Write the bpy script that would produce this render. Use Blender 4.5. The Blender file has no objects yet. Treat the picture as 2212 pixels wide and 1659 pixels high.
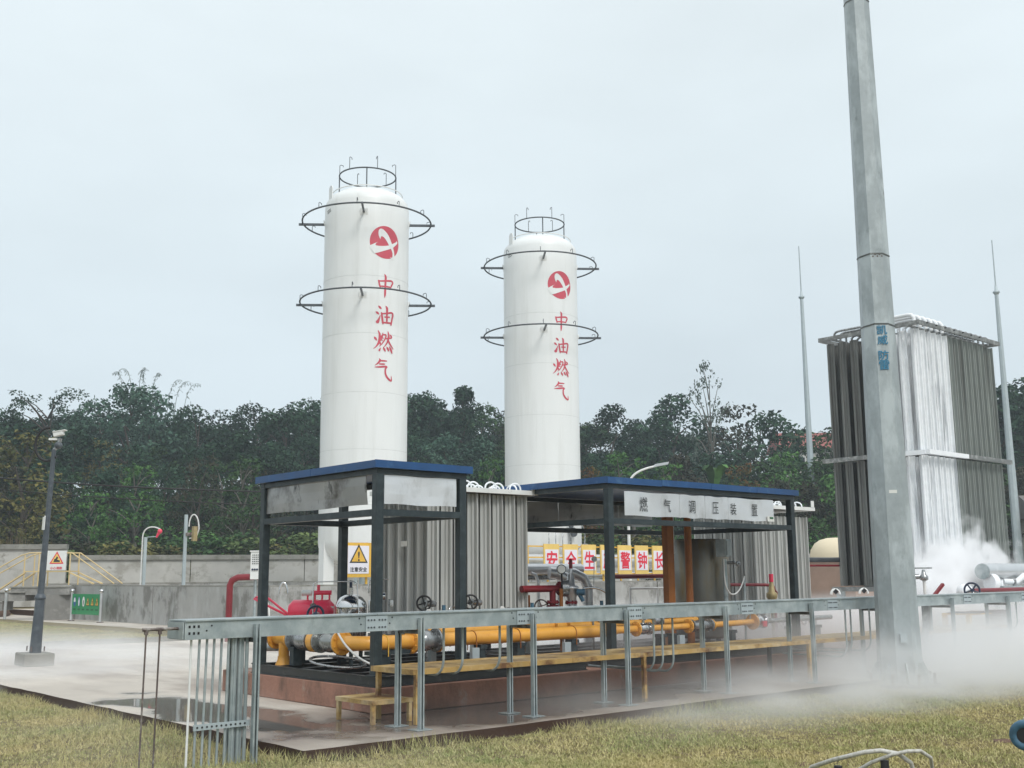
import bpy, bmesh, math, random
import numpy as np
from mathutils import Vector, Matrix
R = math.radians
sc = bpy.context.scene
C = sc.collection
random.seed(4)

# ------------------------------------------------------------------ camera, sky, sun, exposure
# World axes follow the plant's own grid: +X runs along the cable tray, +Y towards the tanks and the hill.
CAM_H = 1.6
YAW, PITCH, ROLL = R(48.9), R(9.86), R(0.465)
fwd = Vector((math.cos(YAW) * math.cos(PITCH), math.sin(YAW) * math.cos(PITCH), math.sin(PITCH)))
rgt = Vector((math.sin(YAW), -math.cos(YAW), 0))
upv = rgt.cross(fwd)
cr = math.cos(ROLL) * rgt - math.sin(ROLL) * upv
cu = math.cos(ROLL) * upv + math.sin(ROLL) * rgt
cd = bpy.data.cameras.new("camera")
cam = bpy.data.objects.new("camera", cd)
C.objects.link(cam)
cam.matrix_world = Matrix(((cr.x, cu.x, -fwd.x, 0), (cr.y, cu.y, -fwd.y, 0), (cr.z, cu.z, -fwd.z, CAM_H), (0, 0, 0, 1)))
cd.sensor_width = 36
cd.lens = 36 * 2387 / 2212
cd.clip_end = 3000
sc.camera = cam

SUN_EL, SUN_AZ = 44, -102            # azimuth from +X, counter-clockwise
sd = bpy.data.lights.new("sun", 'SUN')
sun = bpy.data.objects.new("sun", sd)
C.objects.link(sun)
sd.energy = 1.5
sd.angle = R(18)
sd.color = (1, .975, .94)
sv = Vector((math.cos(R(SUN_AZ)) * math.cos(R(SUN_EL)), math.sin(R(SUN_AZ)) * math.cos(R(SUN_EL)), math.sin(R(SUN_EL))))
sun.rotation_euler = sv.to_track_quat('Z', 'Y').to_euler()

w = bpy.data.worlds.new("World")
sc.world = w
w.use_nodes = True
nt = w.node_tree
nt.nodes.clear()
N = nt.nodes.new
out = N('ShaderNodeOutputWorld')
bg = N('ShaderNodeBackground')
bg.inputs['Strength'].default_value = 0.1
sky = N('ShaderNodeTexSky')
sky.sky_type = 'NISHITA'
sky.sun_disc = False
sky.sun_elevation = R(SUN_EL)
sky.sun_rotation = R(90 - SUN_AZ)
tc = N('ShaderNodeTexCoord')
sep = N('ShaderNodeSeparateXYZ')
nt.links.new(tc.outputs['Generated'], sep.inputs[0])
rmp = N('ShaderNodeValToRGB')       # overcast luminance and tint by height above the horizon
cr_ = rmp.color_ramp
cr_.elements[0].position = 0.0
cr_.elements[0].color = (.66, .74, .78, 1)
cr_.elements[1].position = 1.0
cr_.elements[1].color = (1.2, 1.24, 1.26, 1)
for p_, c_ in ((.14, (.66, .745, .79, 1)), (.30, (.74, .83, .865, 1)), (.48, (.80, .885, .915, 1))):
    e_ = cr_.elements.new(p_)
    e_.color = c_
nt.links.new(sep.outputs['Z'], rmp.inputs['Fac'])
mp = N('ShaderNodeMapping')
mp.inputs['Scale'].default_value = (1.2, 1.2, 3.2)
nz = N('ShaderNodeTexNoise')
nz.inputs['Scale'].default_value = 1.6
nz.inputs['Detail'].default_value = 4
nt.links.new(tc.outputs['Generated'], mp.inputs['Vector'])
nt.links.new(mp.outputs['Vector'], nz.inputs['Vector'])
mr = N('ShaderNodeMapRange')
mr.inputs['From Min'].default_value = .3
mr.inputs['From Max'].default_value = .7
mr.inputs['To Min'].default_value = 9.3
mr.inputs['To Max'].default_value = 10.9
nt.links.new(nz.outputs['Fac'], mr.inputs['Value'])
vm = N('ShaderNodeVectorMath')
vm.operation = 'SCALE'
nt.links.new(rmp.outputs['Color'], vm.inputs[0])
nt.links.new(mr.outputs['Result'], vm.inputs['Scale'])
mx = N('ShaderNodeMixRGB')
mx.inputs['Fac'].default_value = .9
nt.links.new(sky.outputs['Color'], mx.inputs['Color1'])
nt.links.new(vm.outputs['Vector'], mx.inputs['Color2'])
nt.links.new(mx.outputs['Color'], bg.inputs['Color'])
nt.links.new(bg.outputs['Background'], out.inputs['Surface'])

sc.view_settings.view_transform = 'Standard'
sc.view_settings.look = 'None'
sc.view_settings.exposure = 0.16
sc.view_settings.gamma = 1.0
sc.view_settings.use_curve_mapping = False
sc.cycles.volume_bounces = 8
sc.cycles.max_bounces = 8
sc.cycles.transparent_max_bounces = 8
sc.cycles.volume_step_rate = 1.0
sc.cycles.volume_max_steps = 96

# ------------------------------------------------------------------ materials
MATS = {}
def M(name, col, rough=.6, metal=0., var=.12, vs=2.5, stretch=(1, 1, 1), stain=None, stain_s=1.5, stain_t=.55, stain_w=.1,
      stain_stretch=(1, 1, 1), stain2=None, bump=0., bs=30, spec=.5, coat=0., extra=None):
    """Colour with cloudy variation, up to two layers of stains, and fine relief; all in world space."""
    m = bpy.data.materials.new(name)
    m.use_nodes = True
    t = m.node_tree
    n = t.nodes
    L = t.links.new
    b = n['Principled BSDF']
    b.inputs['Roughness'].default_value = rough
    b.inputs['Metallic'].default_value = metal
    b.inputs['Specular IOR Level'].default_value = spec
    if coat: b.inputs['Coat Weight'].default_value = coat
    geo = n.new('ShaderNodeNewGeometry')
    def noise(scale, st, detail=5, rough_=.6):
        mpn = n.new('ShaderNodeMapping')
        mpn.inputs['Scale'].default_value = st
        L(geo.outputs['Position'], mpn.inputs['Vector'])
        q = n.new('ShaderNodeTexNoise')
        q.inputs['Scale'].default_value = scale
        q.inputs['Detail'].default_value = detail
        q.inputs['Roughness'].default_value = rough_
        L(mpn.outputs['Vector'], q.inputs['Vector'])
        return q.outputs['Fac']
    f = noise(vs, stretch)
    mr_ = n.new('ShaderNodeMapRange')
    mr_.inputs['From Min'].default_value = .3
    mr_.inputs['From Max'].default_value = .7
    mr_.inputs['To Min'].default_value = 1 - var
    mr_.inputs['To Max'].default_value = 1 + var
    L(f, mr_.inputs['Value'])
    sc_ = n.new('ShaderNodeVectorMath')
    sc_.operation = 'SCALE'
    sc_.inputs[0].default_value = col
    L(mr_.outputs['Result'], sc_.inputs['Scale'])
    cur = sc_.outputs['Vector']
    def layer(cur, colr, s, th, wd, st):
        q = noise(s, st, 6, .65)
        k = n.new('ShaderNodeMapRange')
        k.inputs['From Min'].default_value = th - wd
        k.inputs['From Max'].default_value = th + wd
        L(q, k.inputs['Value'])
        x = n.new('ShaderNodeMixRGB')
        x.inputs['Color2'].default_value = (*colr, 1)
        L(k.outputs['Result'], x.inputs['Fac'])
        L(cur, x.inputs['Color1'])
        return x.outputs['Color']
    if stain: cur = layer(cur, stain, stain_s, stain_t, stain_w, stain_stretch)
    if stain2: cur = layer(cur, *stain2)
    L(cur, b.inputs['Base Color'])
    if bump:
        bp = n.new('ShaderNodeBump')
        bp.inputs['Strength'].default_value = bump
        bp.inputs['Distance'].default_value = .02
        L(noise(bs, (1, 1, 1), 4), bp.inputs['Height'])
        L(bp.outputs['Normal'], b.inputs['Normal'])
    if rough < .95:
        rr = n.new('ShaderNodeMapRange')
        rr.inputs['To Min'].default_value = max(.02, rough - .12)
        rr.inputs['To Max'].default_value = min(1, rough + .12)
        L(f, rr.inputs['Value'])
        L(rr.outputs['Result'], b.inputs['Roughness'])
    if extra: extra(t, b, cur, geo)
    MATS[name] = m
    return m

M('tank_white', (.785, .80, .79), .38, 0, .035, .6, (1, 1, .25), stain=(.68, .69, .67), stain_s=1.3, stain_t=.65, stain_w=.14, stain_stretch=(1.5, 1.5, .10), stain2=((.55, .52, .46), 2.4, .74, .04, (1.6, 1.6, .12)), bump=.03, bs=4)
M('seam_grey', (.64, .655, .645), .5, 0, .1)
M('red_paint', (.57, .075, .11), .5, 0, .07, 3)
M('red_edge', (.86, .84, .82), .5, 0, .03)
M('galv', (.31, .36, .37), .45, .35, .10, 5, stain=(.47, .52, .52), stain_s=4, stain_t=.56, stain_w=.12, stain2=((.27, .30, .29), 2.2, .66, .06, (1, 1, .4)), bump=.05, bs=20)
M('galv_mast', (.345, .385, .395), .5, .2, .10, 7, stain=(.47, .52, .53), stain_s=2.2, stain_t=.53, stain_w=.06, stain_stretch=(1, 1, .4), stain2=((.22, .25, .25), 3.0, .66, .05, (1, 1, .5)), bump=.04, bs=14)
M('galv_far', (.42, .48, .50), .5, .25, .08, 2)
M('ring_steel', (.10, .11, .12), .5, .5, .15, 8)
M('post_paint', (.021, .032, .037), .42, 0, .14, 5, stain=(.05, .068, .072), stain_s=6, stain_t=.6, stain_w=.12, stain2=((.12, .055, .025), 9, .77, .03, (1, 1, .6)))
M('skid_black', (.016, .019, .021), .35, 0, .25, 6, stain=(.05, .052, .05), stain_s=8, stain_t=.63, stain_w=.08)
M('roof_blue', (.014, .070, .20), .38, .0, .13, 4, stain=(.05, .13, .27), stain_s=5, stain_t=.66, stain_w=.07)
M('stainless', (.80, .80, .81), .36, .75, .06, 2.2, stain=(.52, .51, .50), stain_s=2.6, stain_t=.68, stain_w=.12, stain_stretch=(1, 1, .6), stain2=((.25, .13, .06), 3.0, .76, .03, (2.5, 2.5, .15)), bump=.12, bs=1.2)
M('stainless_shaded', (.42, .415, .41), .42, .75, .14, 1.6, stain=(.13, .12, .11), stain_s=1.5, stain_t=.6, stain_w=.08, stain2=((.06, .06, .06), 4.5, .64, .05, (1, 1, .5)), bump=.1, bs=1.5)  # stainless for faces turned from the light: their shade is put into the colour
M('polished', (.62, .62, .62), .14, 1, .08, 3)
M('pipe_clad', (.60, .61, .62), .32, .7, .08, 3, bump=.1, bs=6)
M('drum_steel', (.20, .195, .175), .38, .7, .12, 2, stain=(.22, .16, .08), stain_s=2.0, stain_t=.58, stain_w=.1, stain_stretch=(1.2, 1.2, .3))
M('yellow_pipe', (.74, .36, .055), .38, 0, .07, 4, stain=(.60, .26, .04), stain_s=5, stain_t=.62, stain_w=.1, bump=.03, bs=12, coat=.2)
M('yellow_frame', (.74, .44, .06), .55, 0, .1, 4)
M('yellow_pale', (.80, .56, .16), .55, 0, .08, 3)
M('walk_yellow', (.47, .30, .10), .5, 0, .12, 4, stain=(.16, .075, .03), stain_s=3.0, stain_t=.56, stain_w=.07, stain2=((.62, .50, .30), 2.0, .6, .1, (1, 1, 1)))
M('orange_rust', (.34, .12, .022), .6, 0, .15, 3, stain=(.20, .06, .015), stain_s=3, stain_t=.55, stain_w=.12, stain_stretch=(1, 1, .3))
M('red_pipe', (.19, .013, .020), .42, 0, .12, 4)
M('red_bright', (.82, .05, .11), .35, 0, .08, 5, coat=.2)
M('brass', (.38, .30, .15), .5, .3, .15, 12)
M('grey_valve', (.33, .34, .345), .28, .7, .2, 10)
M('blue_device', (.05, .13, .20), .42, 0, .12, 8, stain=(.03, .07, .10), stain_s=12, stain_t=.6, stain_w=.1)
M('navy', (.012, .022, .055), .4, 0, .2, 6)
M('black', (.012, .012, .013), .5, 0, .2, 6)
M('black_rubber', (.02, .02, .022), .65, 0, .2, 6)
M('white_paint', (.74, .75, .73), .5, 0, .06, 4, stain=(.48, .46, .42), stain_s=5, stain_t=.68, stain_w=.06)
M('white_sign', (.78, .76, .82), .5, 0, .02, 3)
M('white_pipe', (.66, .66, .64), .5, 0, .08, 6)
M('sign_green', (.010, .25, .085), .4, 0, .08, 3)
M('sign_green_dark', (.006, .10, .035), .45, 0, .08, 3)
M('sign_blue', (.03, .11, .30), .45, 0, .05)
M('sign_red', (.72, .025, .06), .5, 0, .05)
M('ink', (.035, .038, .04), .6, 0, .1)
M('mast_blue', (.035, .20, .34), .55, 0, .1, 20, stain=(.30, .38, .40), stain_s=22, stain_t=.66, stain_w=.05)
M('lamp_paint', (.065, .078, .092), .45, 0, .12, 5, stain=(.11, .13, .145), stain_s=8, stain_t=.6, stain_w=.12)
M('label_paper', (.70, .70, .66), .6, 0, .05)
M('rail_tan', (.62, .48, .24), .6, 0, .1, 4)
M('tube_frosty', (.52, .51, .47), .55, .1, .15, 30, stain=(.30, .28, .22), stain_s=40, stain_t=.6, stain_w=.1)
M('cream', (.72, .62, .44), .6, 0, .05, 1)
M('fin_grey', (.50, .51, .49), .5, .15, .18, 3, (1, 1, .15), stain=(.30, .30, .285), stain_s=2.5, stain_t=.6, stain_w=.12, stain_stretch=(2, 2, .08))
M('fin_shaded', (.20, .205, .195), .55, .3, .22, 3, (1, 1, .12), stain=(.07, .07, .065), stain_s=2.5, stain_t=.58, stain_w=.12, stain_stretch=(2, 2, .06))
M('fin_green_lit', (.31, .335, .315), .55, .3, .18, 3, (1, 1, .12), stain=(.13, .13, .12), stain_s=2.5, stain_t=.6, stain_w=.1, stain_stretch=(2, 2, .06))
M('frost', (.84, .86, .875), .75, 0, .06, 5, stain=(.46, .48, .50), stain_s=4.5, stain_t=.60, stain_w=.06, stain_stretch=(2, 2, .09), bump=.6, bs=40)
M('frost_pipe', (.86, .88, .90), .7, 0, .04, 5, bump=.8, bs=30)
M('frame_light', (.20, .205, .20), .5, .3, .2, 6, stain=(.40, .41, .40), stain_s=6, stain_t=.6, stain_w=.08)
M('frame_dark', (.10, .105, .10), .5, .3, .2, 6, stain=(.32, .33, .32), stain_s=6, stain_t=.6, stain_w=.08)
M('concrete', (.46, .45, .42), .85, 0, .10, 1.2, stain=(.33, .315, .28), stain_s=.7, stain_t=.56, stain_w=.05, stain_stretch=(1, 1, 1.4), stain2=((.25, .235, .20), 1.6, .66, .05, (1, 1, 1.2)), bump=.35, bs=18)
M('bund_concrete', (.36, .355, .34), .85, 0, .12, 1.5, stain=(.20, .195, .18), stain_s=.8, stain_t=.54, stain_w=.04, stain_stretch=(1, 1, .85), stain2=((.42, .43, .42), 2.2, .60, .10, (1.2, 1.2, .45)), bump=.35, bs=18)
M('coping', (.26, .255, .23), .85, 0, .15, 2, stain=(.15, .15, .12), stain_s=2.5, stain_t=.6, stain_w=.1, bump=.4, bs=14)
M('plinth', (.33, .165, .115), .75, 0, .12, 2.5, stain=(.15, .085, .06), stain_s=1.7, stain_t=.56, stain_w=.09, stain_stretch=(1, 1, .6), stain2=((.36, .31, .26), 2.6, .66, .06, (1, 1, .6)), bump=.5, bs=22)
M('stair_concrete', (.22, .215, .20), .85, 0, .12, 3, stain=(.34, .33, .31), stain_s=2, stain_t=.6, stain_w=.08, bump=.3, bs=20)
M('bark', (.055, .042, .032), .9, 0, .25, 5, (1, 1, .3), bump=.5, bs=12)
M('bark_pale', (.13, .12, .10), .9, 0, .2, 5, (1, 1, .3), bump=.4, bs=12)
M('cable', (.02, .02, .022), .6, 0, .1)
M('house_wall', (.55, .54, .50), .8, 0, .08, 1)
M('house_brick', (.32, .22, .17), .85, 0, .12, 2)
M('roof_red', (.30, .10, .09), .8, 0, .12, 1.5)
M('roof_grey', (.16, .15, .14), .85, 0, .15, 1.5)
M('glass_dark', (.03, .035, .04), .08, 0, .1)
M('cloth', (.060, .012, .016), .9, 0, .2, 8)
M('foam_dark', (.05, .055, .06), .9, 0, .3, 8, bump=.8, bs=20)
M('litter', (.7, .7, .68), .7, 0, .05)
M('wet_metal', (.30, .31, .30), .25, .6, .15, 6)
M('rusty_brown', (.13, .10, .09), .6, .2, .3, 10, stain=(.35, .33, .30), stain_s=9, stain_t=.6, stain_w=.08)
M('soil_red', (.13, .075, .05), .95, 0, .2, 2, bump=.6, bs=6)

# wet concrete apron: pale where dry, dark and mirror-like where water stands
def slab_extra(t, b, cur, geo):
    n, L = t.nodes, t.links.new
    sp = n.new('ShaderNodeSeparateXYZ')
    L(geo.outputs['Position'], sp.inputs[0])
    def math_(op, a, bb, c=None):
        q = n.new('ShaderNodeMath')
        q.operation = op
        for i, v in enumerate((a, bb, c)):
            if v is None: continue
            if isinstance(v, (int, float)): q.inputs[i].default_value = v
            else: L(v, q.inputs[i])
        return q.outputs[0]
    def blob(cx, cy, rx, ry):
        dx = math_('DIVIDE', math_('SUBTRACT', sp.outputs['X'], cx), rx)
        dy = math_('DIVIDE', math_('SUBTRACT', sp.outputs['Y'], cy), ry)
        return math_('SQRT', math_('ADD', math_('MULTIPLY', dx, dx), math_('MULTIPLY', dy, dy)), 0)
    nz_ = n.new('ShaderNodeTexNoise')
    nz_.inputs['Scale'].default_value = .9
    nz_.inputs['Detail'].default_value = 5
    L(geo.outputs['Position'], nz_.inputs['Vector'])
    wob = math_('MULTIPLY', math_('SUBTRACT', nz_.outputs['Fac'], .5), 2.0)
    d1 = math_('ADD', blob(6.35, 12.9, .62, 3.0), wob)
    d2 = math_('ADD', blob(9.5, 10.6, 3.6, .85), wob)
    wet = math_('MINIMUM', d1, d2)
    k = n.new('ShaderNodeMapRange')           # 1 = standing water
    k.inputs['From Min'].default_value = 1.15
    k.inputs['From Max'].default_value = .85
    L(wet, k.inputs['Value'])
    damp = n.new('ShaderNodeMapRange')        # rust-brown damp margin by the plinth
    damp.inputs['From Min'].default_value = 2.3
    damp.inputs['From Max'].default_value = .9
    L(d2, damp.inputs['Value'])
    x1 = n.new('ShaderNodeMixRGB')
    x1.inputs['Color2'].default_value = (.19, .145, .12, 1)
    L(math_('MULTIPLY', damp.outputs['Result'], .9), x1.inputs['Fac'])
    L(cur, x1.inputs['Color1'])
    x2 = n.new('ShaderNodeMixRGB')
    x2.inputs['Color2'].default_value = (.075, .066, .055, 1)
    L(math_('MULTIPLY', k.outputs['Result'], .8), x2.inputs['Fac'])
    L(x1.outputs['Color'], x2.inputs['Color1'])
    # the broken, earth-stained edge of the slab
    sn = n.new('ShaderNodeSeparateXYZ')
    L(geo.outputs['True Normal'], sn.inputs[0])
    side = n.new('ShaderNodeMapRange')
    side.inputs['From Min'].default_value = .8
    side.inputs['From Max'].default_value = .4
    L(sn.outputs['Z'], side.inputs['Value'])
    x3 = n.new('ShaderNodeMixRGB')
    x3.inputs['Color2'].default_value = (.050, .026, .018, 1)
    L(math_('MULTIPLY', side.outputs['Result'], .96), x3.inputs['Fac'])
    L(x2.outputs['Color'], x3.inputs['Color1'])
    L(x3.outputs['Color'], b.inputs['Base Color'])
    L(math_('MULTIPLY', math_('SUBTRACT', 1, math_('MINIMUM', side.outputs['Result'], 1)), .5), b.inputs['Specular IOR Level'])
    rg = n.new('ShaderNodeMapRange')
    rg.inputs['To Min'].default_value = .62
    rg.inputs['To Max'].default_value = .04
    L(k.outputs['Result'], rg.inputs['Value'])
    L(rg.outputs['Result'], b.inputs['Roughness'])
    bpn = [q for q in n if q.type == 'BUMP'][0]
    bs_ = n.new('ShaderNodeMapRange')
    bs_.inputs['To Min'].default_value = .3
    bs_.inputs['To Max'].default_value = .0
    L(k.outputs['Result'], bs_.inputs['Value'])
    L(bs_.outputs['Result'], bpn.inputs['Strength'])
M('slab', (.47, .42, .36), .6, 0, .12, .5, stain=(.27, .22, .18), stain_s=.45, stain_t=.56, stain_w=.07, stain_stretch=(1, .45, 1),
  stain2=((.62, .57, .50), .9, .58, .12, (1, .25, 1)), bump=.3, bs=20, extra=slab_extra)

def grass_mat(name, a, b_, c_, s1=.9, s2=7):
    m = bpy.data.materials.new(name)
    m.use_nodes = True
    t = m.node_tree
    n, L = t.nodes, t.links.new
    b = n['Principled BSDF']
    b.inputs['Roughness'].default_value = .85
    b.inputs['Specular IOR Level'].default_value = .15
    geo = n.new('ShaderNodeNewGeometry')
    q1, q2 = n.new('ShaderNodeTexNoise'), n.new('ShaderNodeTexNoise')
    q1.inputs['Scale'].default_value = s1
    q2.inputs['Scale'].default_value = s2
    for q in (q1, q2):
        q.inputs['Detail'].default_value = 5
        L(geo.outputs['Position'], q.inputs['Vector'])
    r1, r2 = n.new('ShaderNodeMapRange'), n.new('ShaderNodeMapRange')
    for r_ in (r1, r2):
        r_.inputs['From Min'].default_value = .36
        r_.inputs['From Max'].default_value = .64
    L(q1.outputs['Fac'], r1.inputs['Value'])
    L(q2.outputs['Fac'], r2.inputs['Value'])
    x1, x2 = n.new('ShaderNodeMixRGB'), n.new('ShaderNodeMixRGB')
    x1.inputs['Color1'].default_value = (*a, 1)
    x1.inputs['Color2'].default_value = (*b_, 1)
    L(r1.outputs['Result'], x1.inputs['Fac'])
    L(x1.outputs['Color'], x2.inputs['Color1'])
    x2.inputs['Color2'].default_value = (*c_, 1)
    mu = n.new('ShaderNodeMath')
    mu.operation = 'MULTIPLY'
    mu.inputs[1].default_value = .6
    L(r2.outputs['Result'], mu.inputs[0])
    L(mu.outputs[0], x2.inputs['Fac'])
    L(x2.outputs['Color'], b.inputs['Base Color'])
    bp = n.new('ShaderNodeBump')
    bp.inputs['Strength'].default_value = .7
    bp.inputs['Distance'].default_value = .04
    q3 = n.new('ShaderNodeTexNoise')
    q3.inputs['Scale'].default_value = 40
    L(geo.outputs['Position'], q3.inputs['Vector'])
    L(q3.outputs['Fac'], bp.inputs['Height'])
    L(bp.outputs['Normal'], b.inputs['Normal'])
    MATS[name] = m
grass_mat('ground_grass', (.17, .14, .06), (.22, .18, .085), (.10, .075, .045))
grass_mat('grass_blades', (.50, .43, .19), (.27, .32, .11), (.70, .60, .34), .8, 14)
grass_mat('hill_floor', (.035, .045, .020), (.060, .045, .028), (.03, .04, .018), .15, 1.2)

def leaf_mat(name, col, col2, rnd=.35):
    m = bpy.data.materials.new(name)
    m.use_nodes = True
    t = m.node_tree
    n, L = t.nodes, t.links.new
    b = n['Principled BSDF']
    b.inputs['Roughness'].default_value = .85
    b.inputs['Specular IOR Level'].default_value = .08
    geo = n.new('ShaderNodeNewGeometry')
    oi = n.new('ShaderNodeObjectInfo')
    q = n.new('ShaderNodeTexNoise')
    q.inputs['Scale'].default_value = .9
    q.inputs['Detail'].default_value = 6
    L(geo.outputs['Position'], q.inputs['Vector'])
    r1 = n.new('ShaderNodeMapRange')
    r1.inputs['From Min'].default_value = .38
    r1.inputs['From Max'].default_value = .66
    L(q.outputs['Fac'], r1.inputs['Value'])
    x = n.new('ShaderNodeMixRGB')
    x.inputs['Color1'].default_value = (*col, 1)
    x.inputs['Color2'].default_value = (*col2, 1)
    L(r1.outputs['Result'], x.inputs['Fac'])
    r2 = n.new('ShaderNodeMapRange')
    r2.inputs['To Min'].default_value = 1 - rnd
    r2.inputs['To Max'].default_value = 1 + rnd
    L(oi.outputs['Random'], r2.inputs['Value'])
    v = n.new('ShaderNodeVectorMath')
    v.operation = 'SCALE'
    L(x.outputs['Color'], v.inputs[0])
    L(r2.outputs['Result'], v.inputs['Scale'])
    L(v.outputs['Vector'], b.inputs['Base Color'])
    MATS[name] = m
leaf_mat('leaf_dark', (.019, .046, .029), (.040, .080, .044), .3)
leaf_mat('leaf_bluish', (.050, .105, .075), (.085, .155, .105), .2)
leaf_mat('leaf_bush', (.060, .095, .036), (.115, .145, .052), .35)
leaf_mat('leaf_mid', (.032, .070, .028), (.058, .108, .040))
leaf_mat('leaf_light', (.050, .120, .036), (.085, .18, .052), .2)
leaf_mat('leaf_yellow', (.06, .07, .028), (.17, .15, .05), .2)
leaf_mat('leaf_orange', (.16, .075, .03), (.10, .09, .03), .2)
leaf_mat('leaf_brown', (.034, .042, .028), (.060, .052, .034), .25)
leaf_mat('leaf_grey', (.085, .115, .095), (.13, .165, .135), .1)
leaf_mat('reed', (.22, .16, .10), (.15, .12, .07), .1)

# ------------------------------------------------------------------ mesh helpers
def basis(d):
    d = Vector(d).normalized()
    a = Vector((0, 0, 1)) if abs(d.z) < .95 else Vector((1, 0, 0))
    u = d.cross(a).normalized()
    return u, d.cross(u).normalized(), d

class MB:
    def __init__(s): s.v, s.f, s.sm = [], [], []
    def add(s, vs, fs, smooth=False):
        o = len(s.v)
        s.v += [tuple(q) for q in vs]
        s.f += [tuple(i + o for i in f) for f in fs]
        s.sm += [smooth] * len(fs)
        return s
    def box(s, x0, x1, y0, y1, z0, z1):
        vs = [(x, y, z) for z in (z0, z1) for y in (y0, y1) for x in (x0, x1)]
        return s.add(vs, [(0, 2, 3, 1), (4, 5, 7, 6), (0, 1, 5, 4), (2, 6, 7, 3), (0, 4, 6, 2), (1, 3, 7, 5)])
    def bar(s, p, q, w_, h, up=(0, 0, 1)):
        """a rectangular bar from p to q"""
        p, q = Vector(p), Vector(q)
        d = (q - p).normalized()
        u = d.cross(Vector(up))
        if u.length < 1e-3: u = d.cross(Vector((1, 0, 0)))
        u.normalize()
        v = u.cross(d)
        vs = [e + u * a * w_ / 2 + v * b * h / 2 for e in (p, q) for a, b in ((-1, -1), (1, -1), (1, 1), (-1, 1))]
        return s.add(vs, [(0, 3, 2, 1), (4, 5, 6, 7), (0, 1, 5, 4), (1, 2, 6, 5), (2, 3, 7, 6), (3, 0, 4, 7)])
    def cyl(s, p, q, r, r2=None, n=14, caps=True):
        r2 = r if r2 is None else r2
        p, q = Vector(p), Vector(q)
        u, v, d = basis(q - p)
        ring = [(math.cos(2 * math.pi * i / n), math.sin(2 * math.pi * i / n)) for i in range(n)]
        a = [p + (u * c + v * t) * r for c, t in ring]
        b = [q + (u * c + v * t) * r2 for c, t in ring]
        s.add(a + b, [(i, (i + 1) % n, n + (i + 1) % n, n + i) for i in range(n)], n > 6)
        if caps:
            s.add(a, [tuple(reversed(range(n)))])
            s.add(b, [tuple(range(n))])
        return s
    def tube(s, pts, r, n=8, closed=False):
        pts = [Vector(p) for p in pts]
        m = len(pts)
        rr = r if isinstance(r, (list, tuple)) else [r] * m
        vs = []
        d0 = (pts[1] - pts[0]).normalized()
        u, v, _ = basis(d0)
        for i, p in enumerate(pts):
            if closed: d = (pts[(i + 1) % m] - pts[i - 1]).normalized()
            else: d = (pts[min(i + 1, m - 1)] - pts[max(i - 1, 0)]).normalized()
            u = (u - d * u.dot(d)).normalized()
            v = d.cross(u)
            vs += [p + (u * math.cos(2 * math.pi * k / n) + v * math.sin(2 * math.pi * k / n)) * rr[i] for k in range(n)]
        fs = []
        for i in range(m if closed else m - 1):
            j = (i + 1) % m
            fs += [(i * n + k, i * n + (k + 1) % n, j * n + (k + 1) % n, j * n + k) for k in range(n)]
        s.add(vs, fs, True)
        if not closed:
            s.add(vs[:n], [tuple(reversed(range(n)))])
            s.add(vs[-n:], [tuple(range(n))])
        return s
    def lathe(s, c, prof, n=48, ax=(0, 0, 1), smooth=True):
        c = Vector(c)
        u, v, d = basis(ax)
        vs = []
        for r_, z in prof:
            vs += [c + d * z + (u * math.cos(2 * math.pi * k / n) + v * math.sin(2 * math.pi * k / n)) * r_ for k in range(n)]
        fs = []
        for i in range(len(prof) - 1):
            fs += [(i * n + k, i * n + (k + 1) % n, (i + 1) * n + (k + 1) % n, (i + 1) * n + k) for k in range(n)]
        return s.add(vs, fs, smooth)
    def prism(s, pts, d):
        """polygon pts (3-D, planar) pushed along d"""
        n = len(pts)
        d = Vector(d)
        a = [Vector(p) for p in pts]
        b = [p + d for p in a]
        return s.add(a + b, [tuple(reversed(range(n))), tuple(range(n, 2 * n))] + [(i, (i + 1) % n, n + (i + 1) % n, n + i) for i in range(n)])
    def sphere(s, c, r, n=12, m=8, sz=1):
        prof = [(r * math.sin(math.pi * i / m) + 1e-5, -r * sz * math.cos(math.pi * i / m)) for i in range(m + 1)]
        return s.lathe(c, prof, n)
    def build(s, name, mat, parent=None, label=None, kind=None, bevel=0):
        if name in ('bolts', 'bolt_holes', 'indicator_lamps', 'switches', 'ladder'): kind = 'stuff'
        me = bpy.data.meshes.new(name)
        o0 = WORLD.get(parent.name, Vector()) if parent else (Vector(s.v[0]) * 0)
        me.from_pydata([(x - o0.x, y - o0.y, z - o0.z) for x, y, z in s.v], [], s.f)
        me.polygons.foreach_set('use_smooth', s.sm)
        me.validate()
        if mat: me.materials.append(MATS[mat] if isinstance(mat, str) else mat)
        o = bpy.data.objects.new(name, me)
        C.objects.link(o)
        if parent: o.parent = parent
        WORLD[o.name] = o0.copy()
        if label: o['label'] = label
        if kind: o['kind'] = kind
        if bevel:
            bm_ = o.modifiers.new('bevel', 'BEVEL')
            bm_.width = bevel
            bm_.segments = 2
            bm_.limit_method = 'ANGLE'
        return o
WORLD = {}
def thing(name, label, cat, loc, group=None):
    o = bpy.data.objects.new(name, None)
    C.objects.link(o)
    o.location = loc
    o.empty_display_size = .2
    WORLD[o.name] = Vector(loc)
    o['label'], o['category'] = label, cat
    if group: o['group'] = group
    return o
def tag(o, label, cat, group=None, kind=None):
    o['label'], o['category'] = label, cat
    if group: o['group'] = group
    if kind: o['kind'] = kind
    return o
def struct(o):
    o['kind'] = 'structure'
    return o
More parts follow.
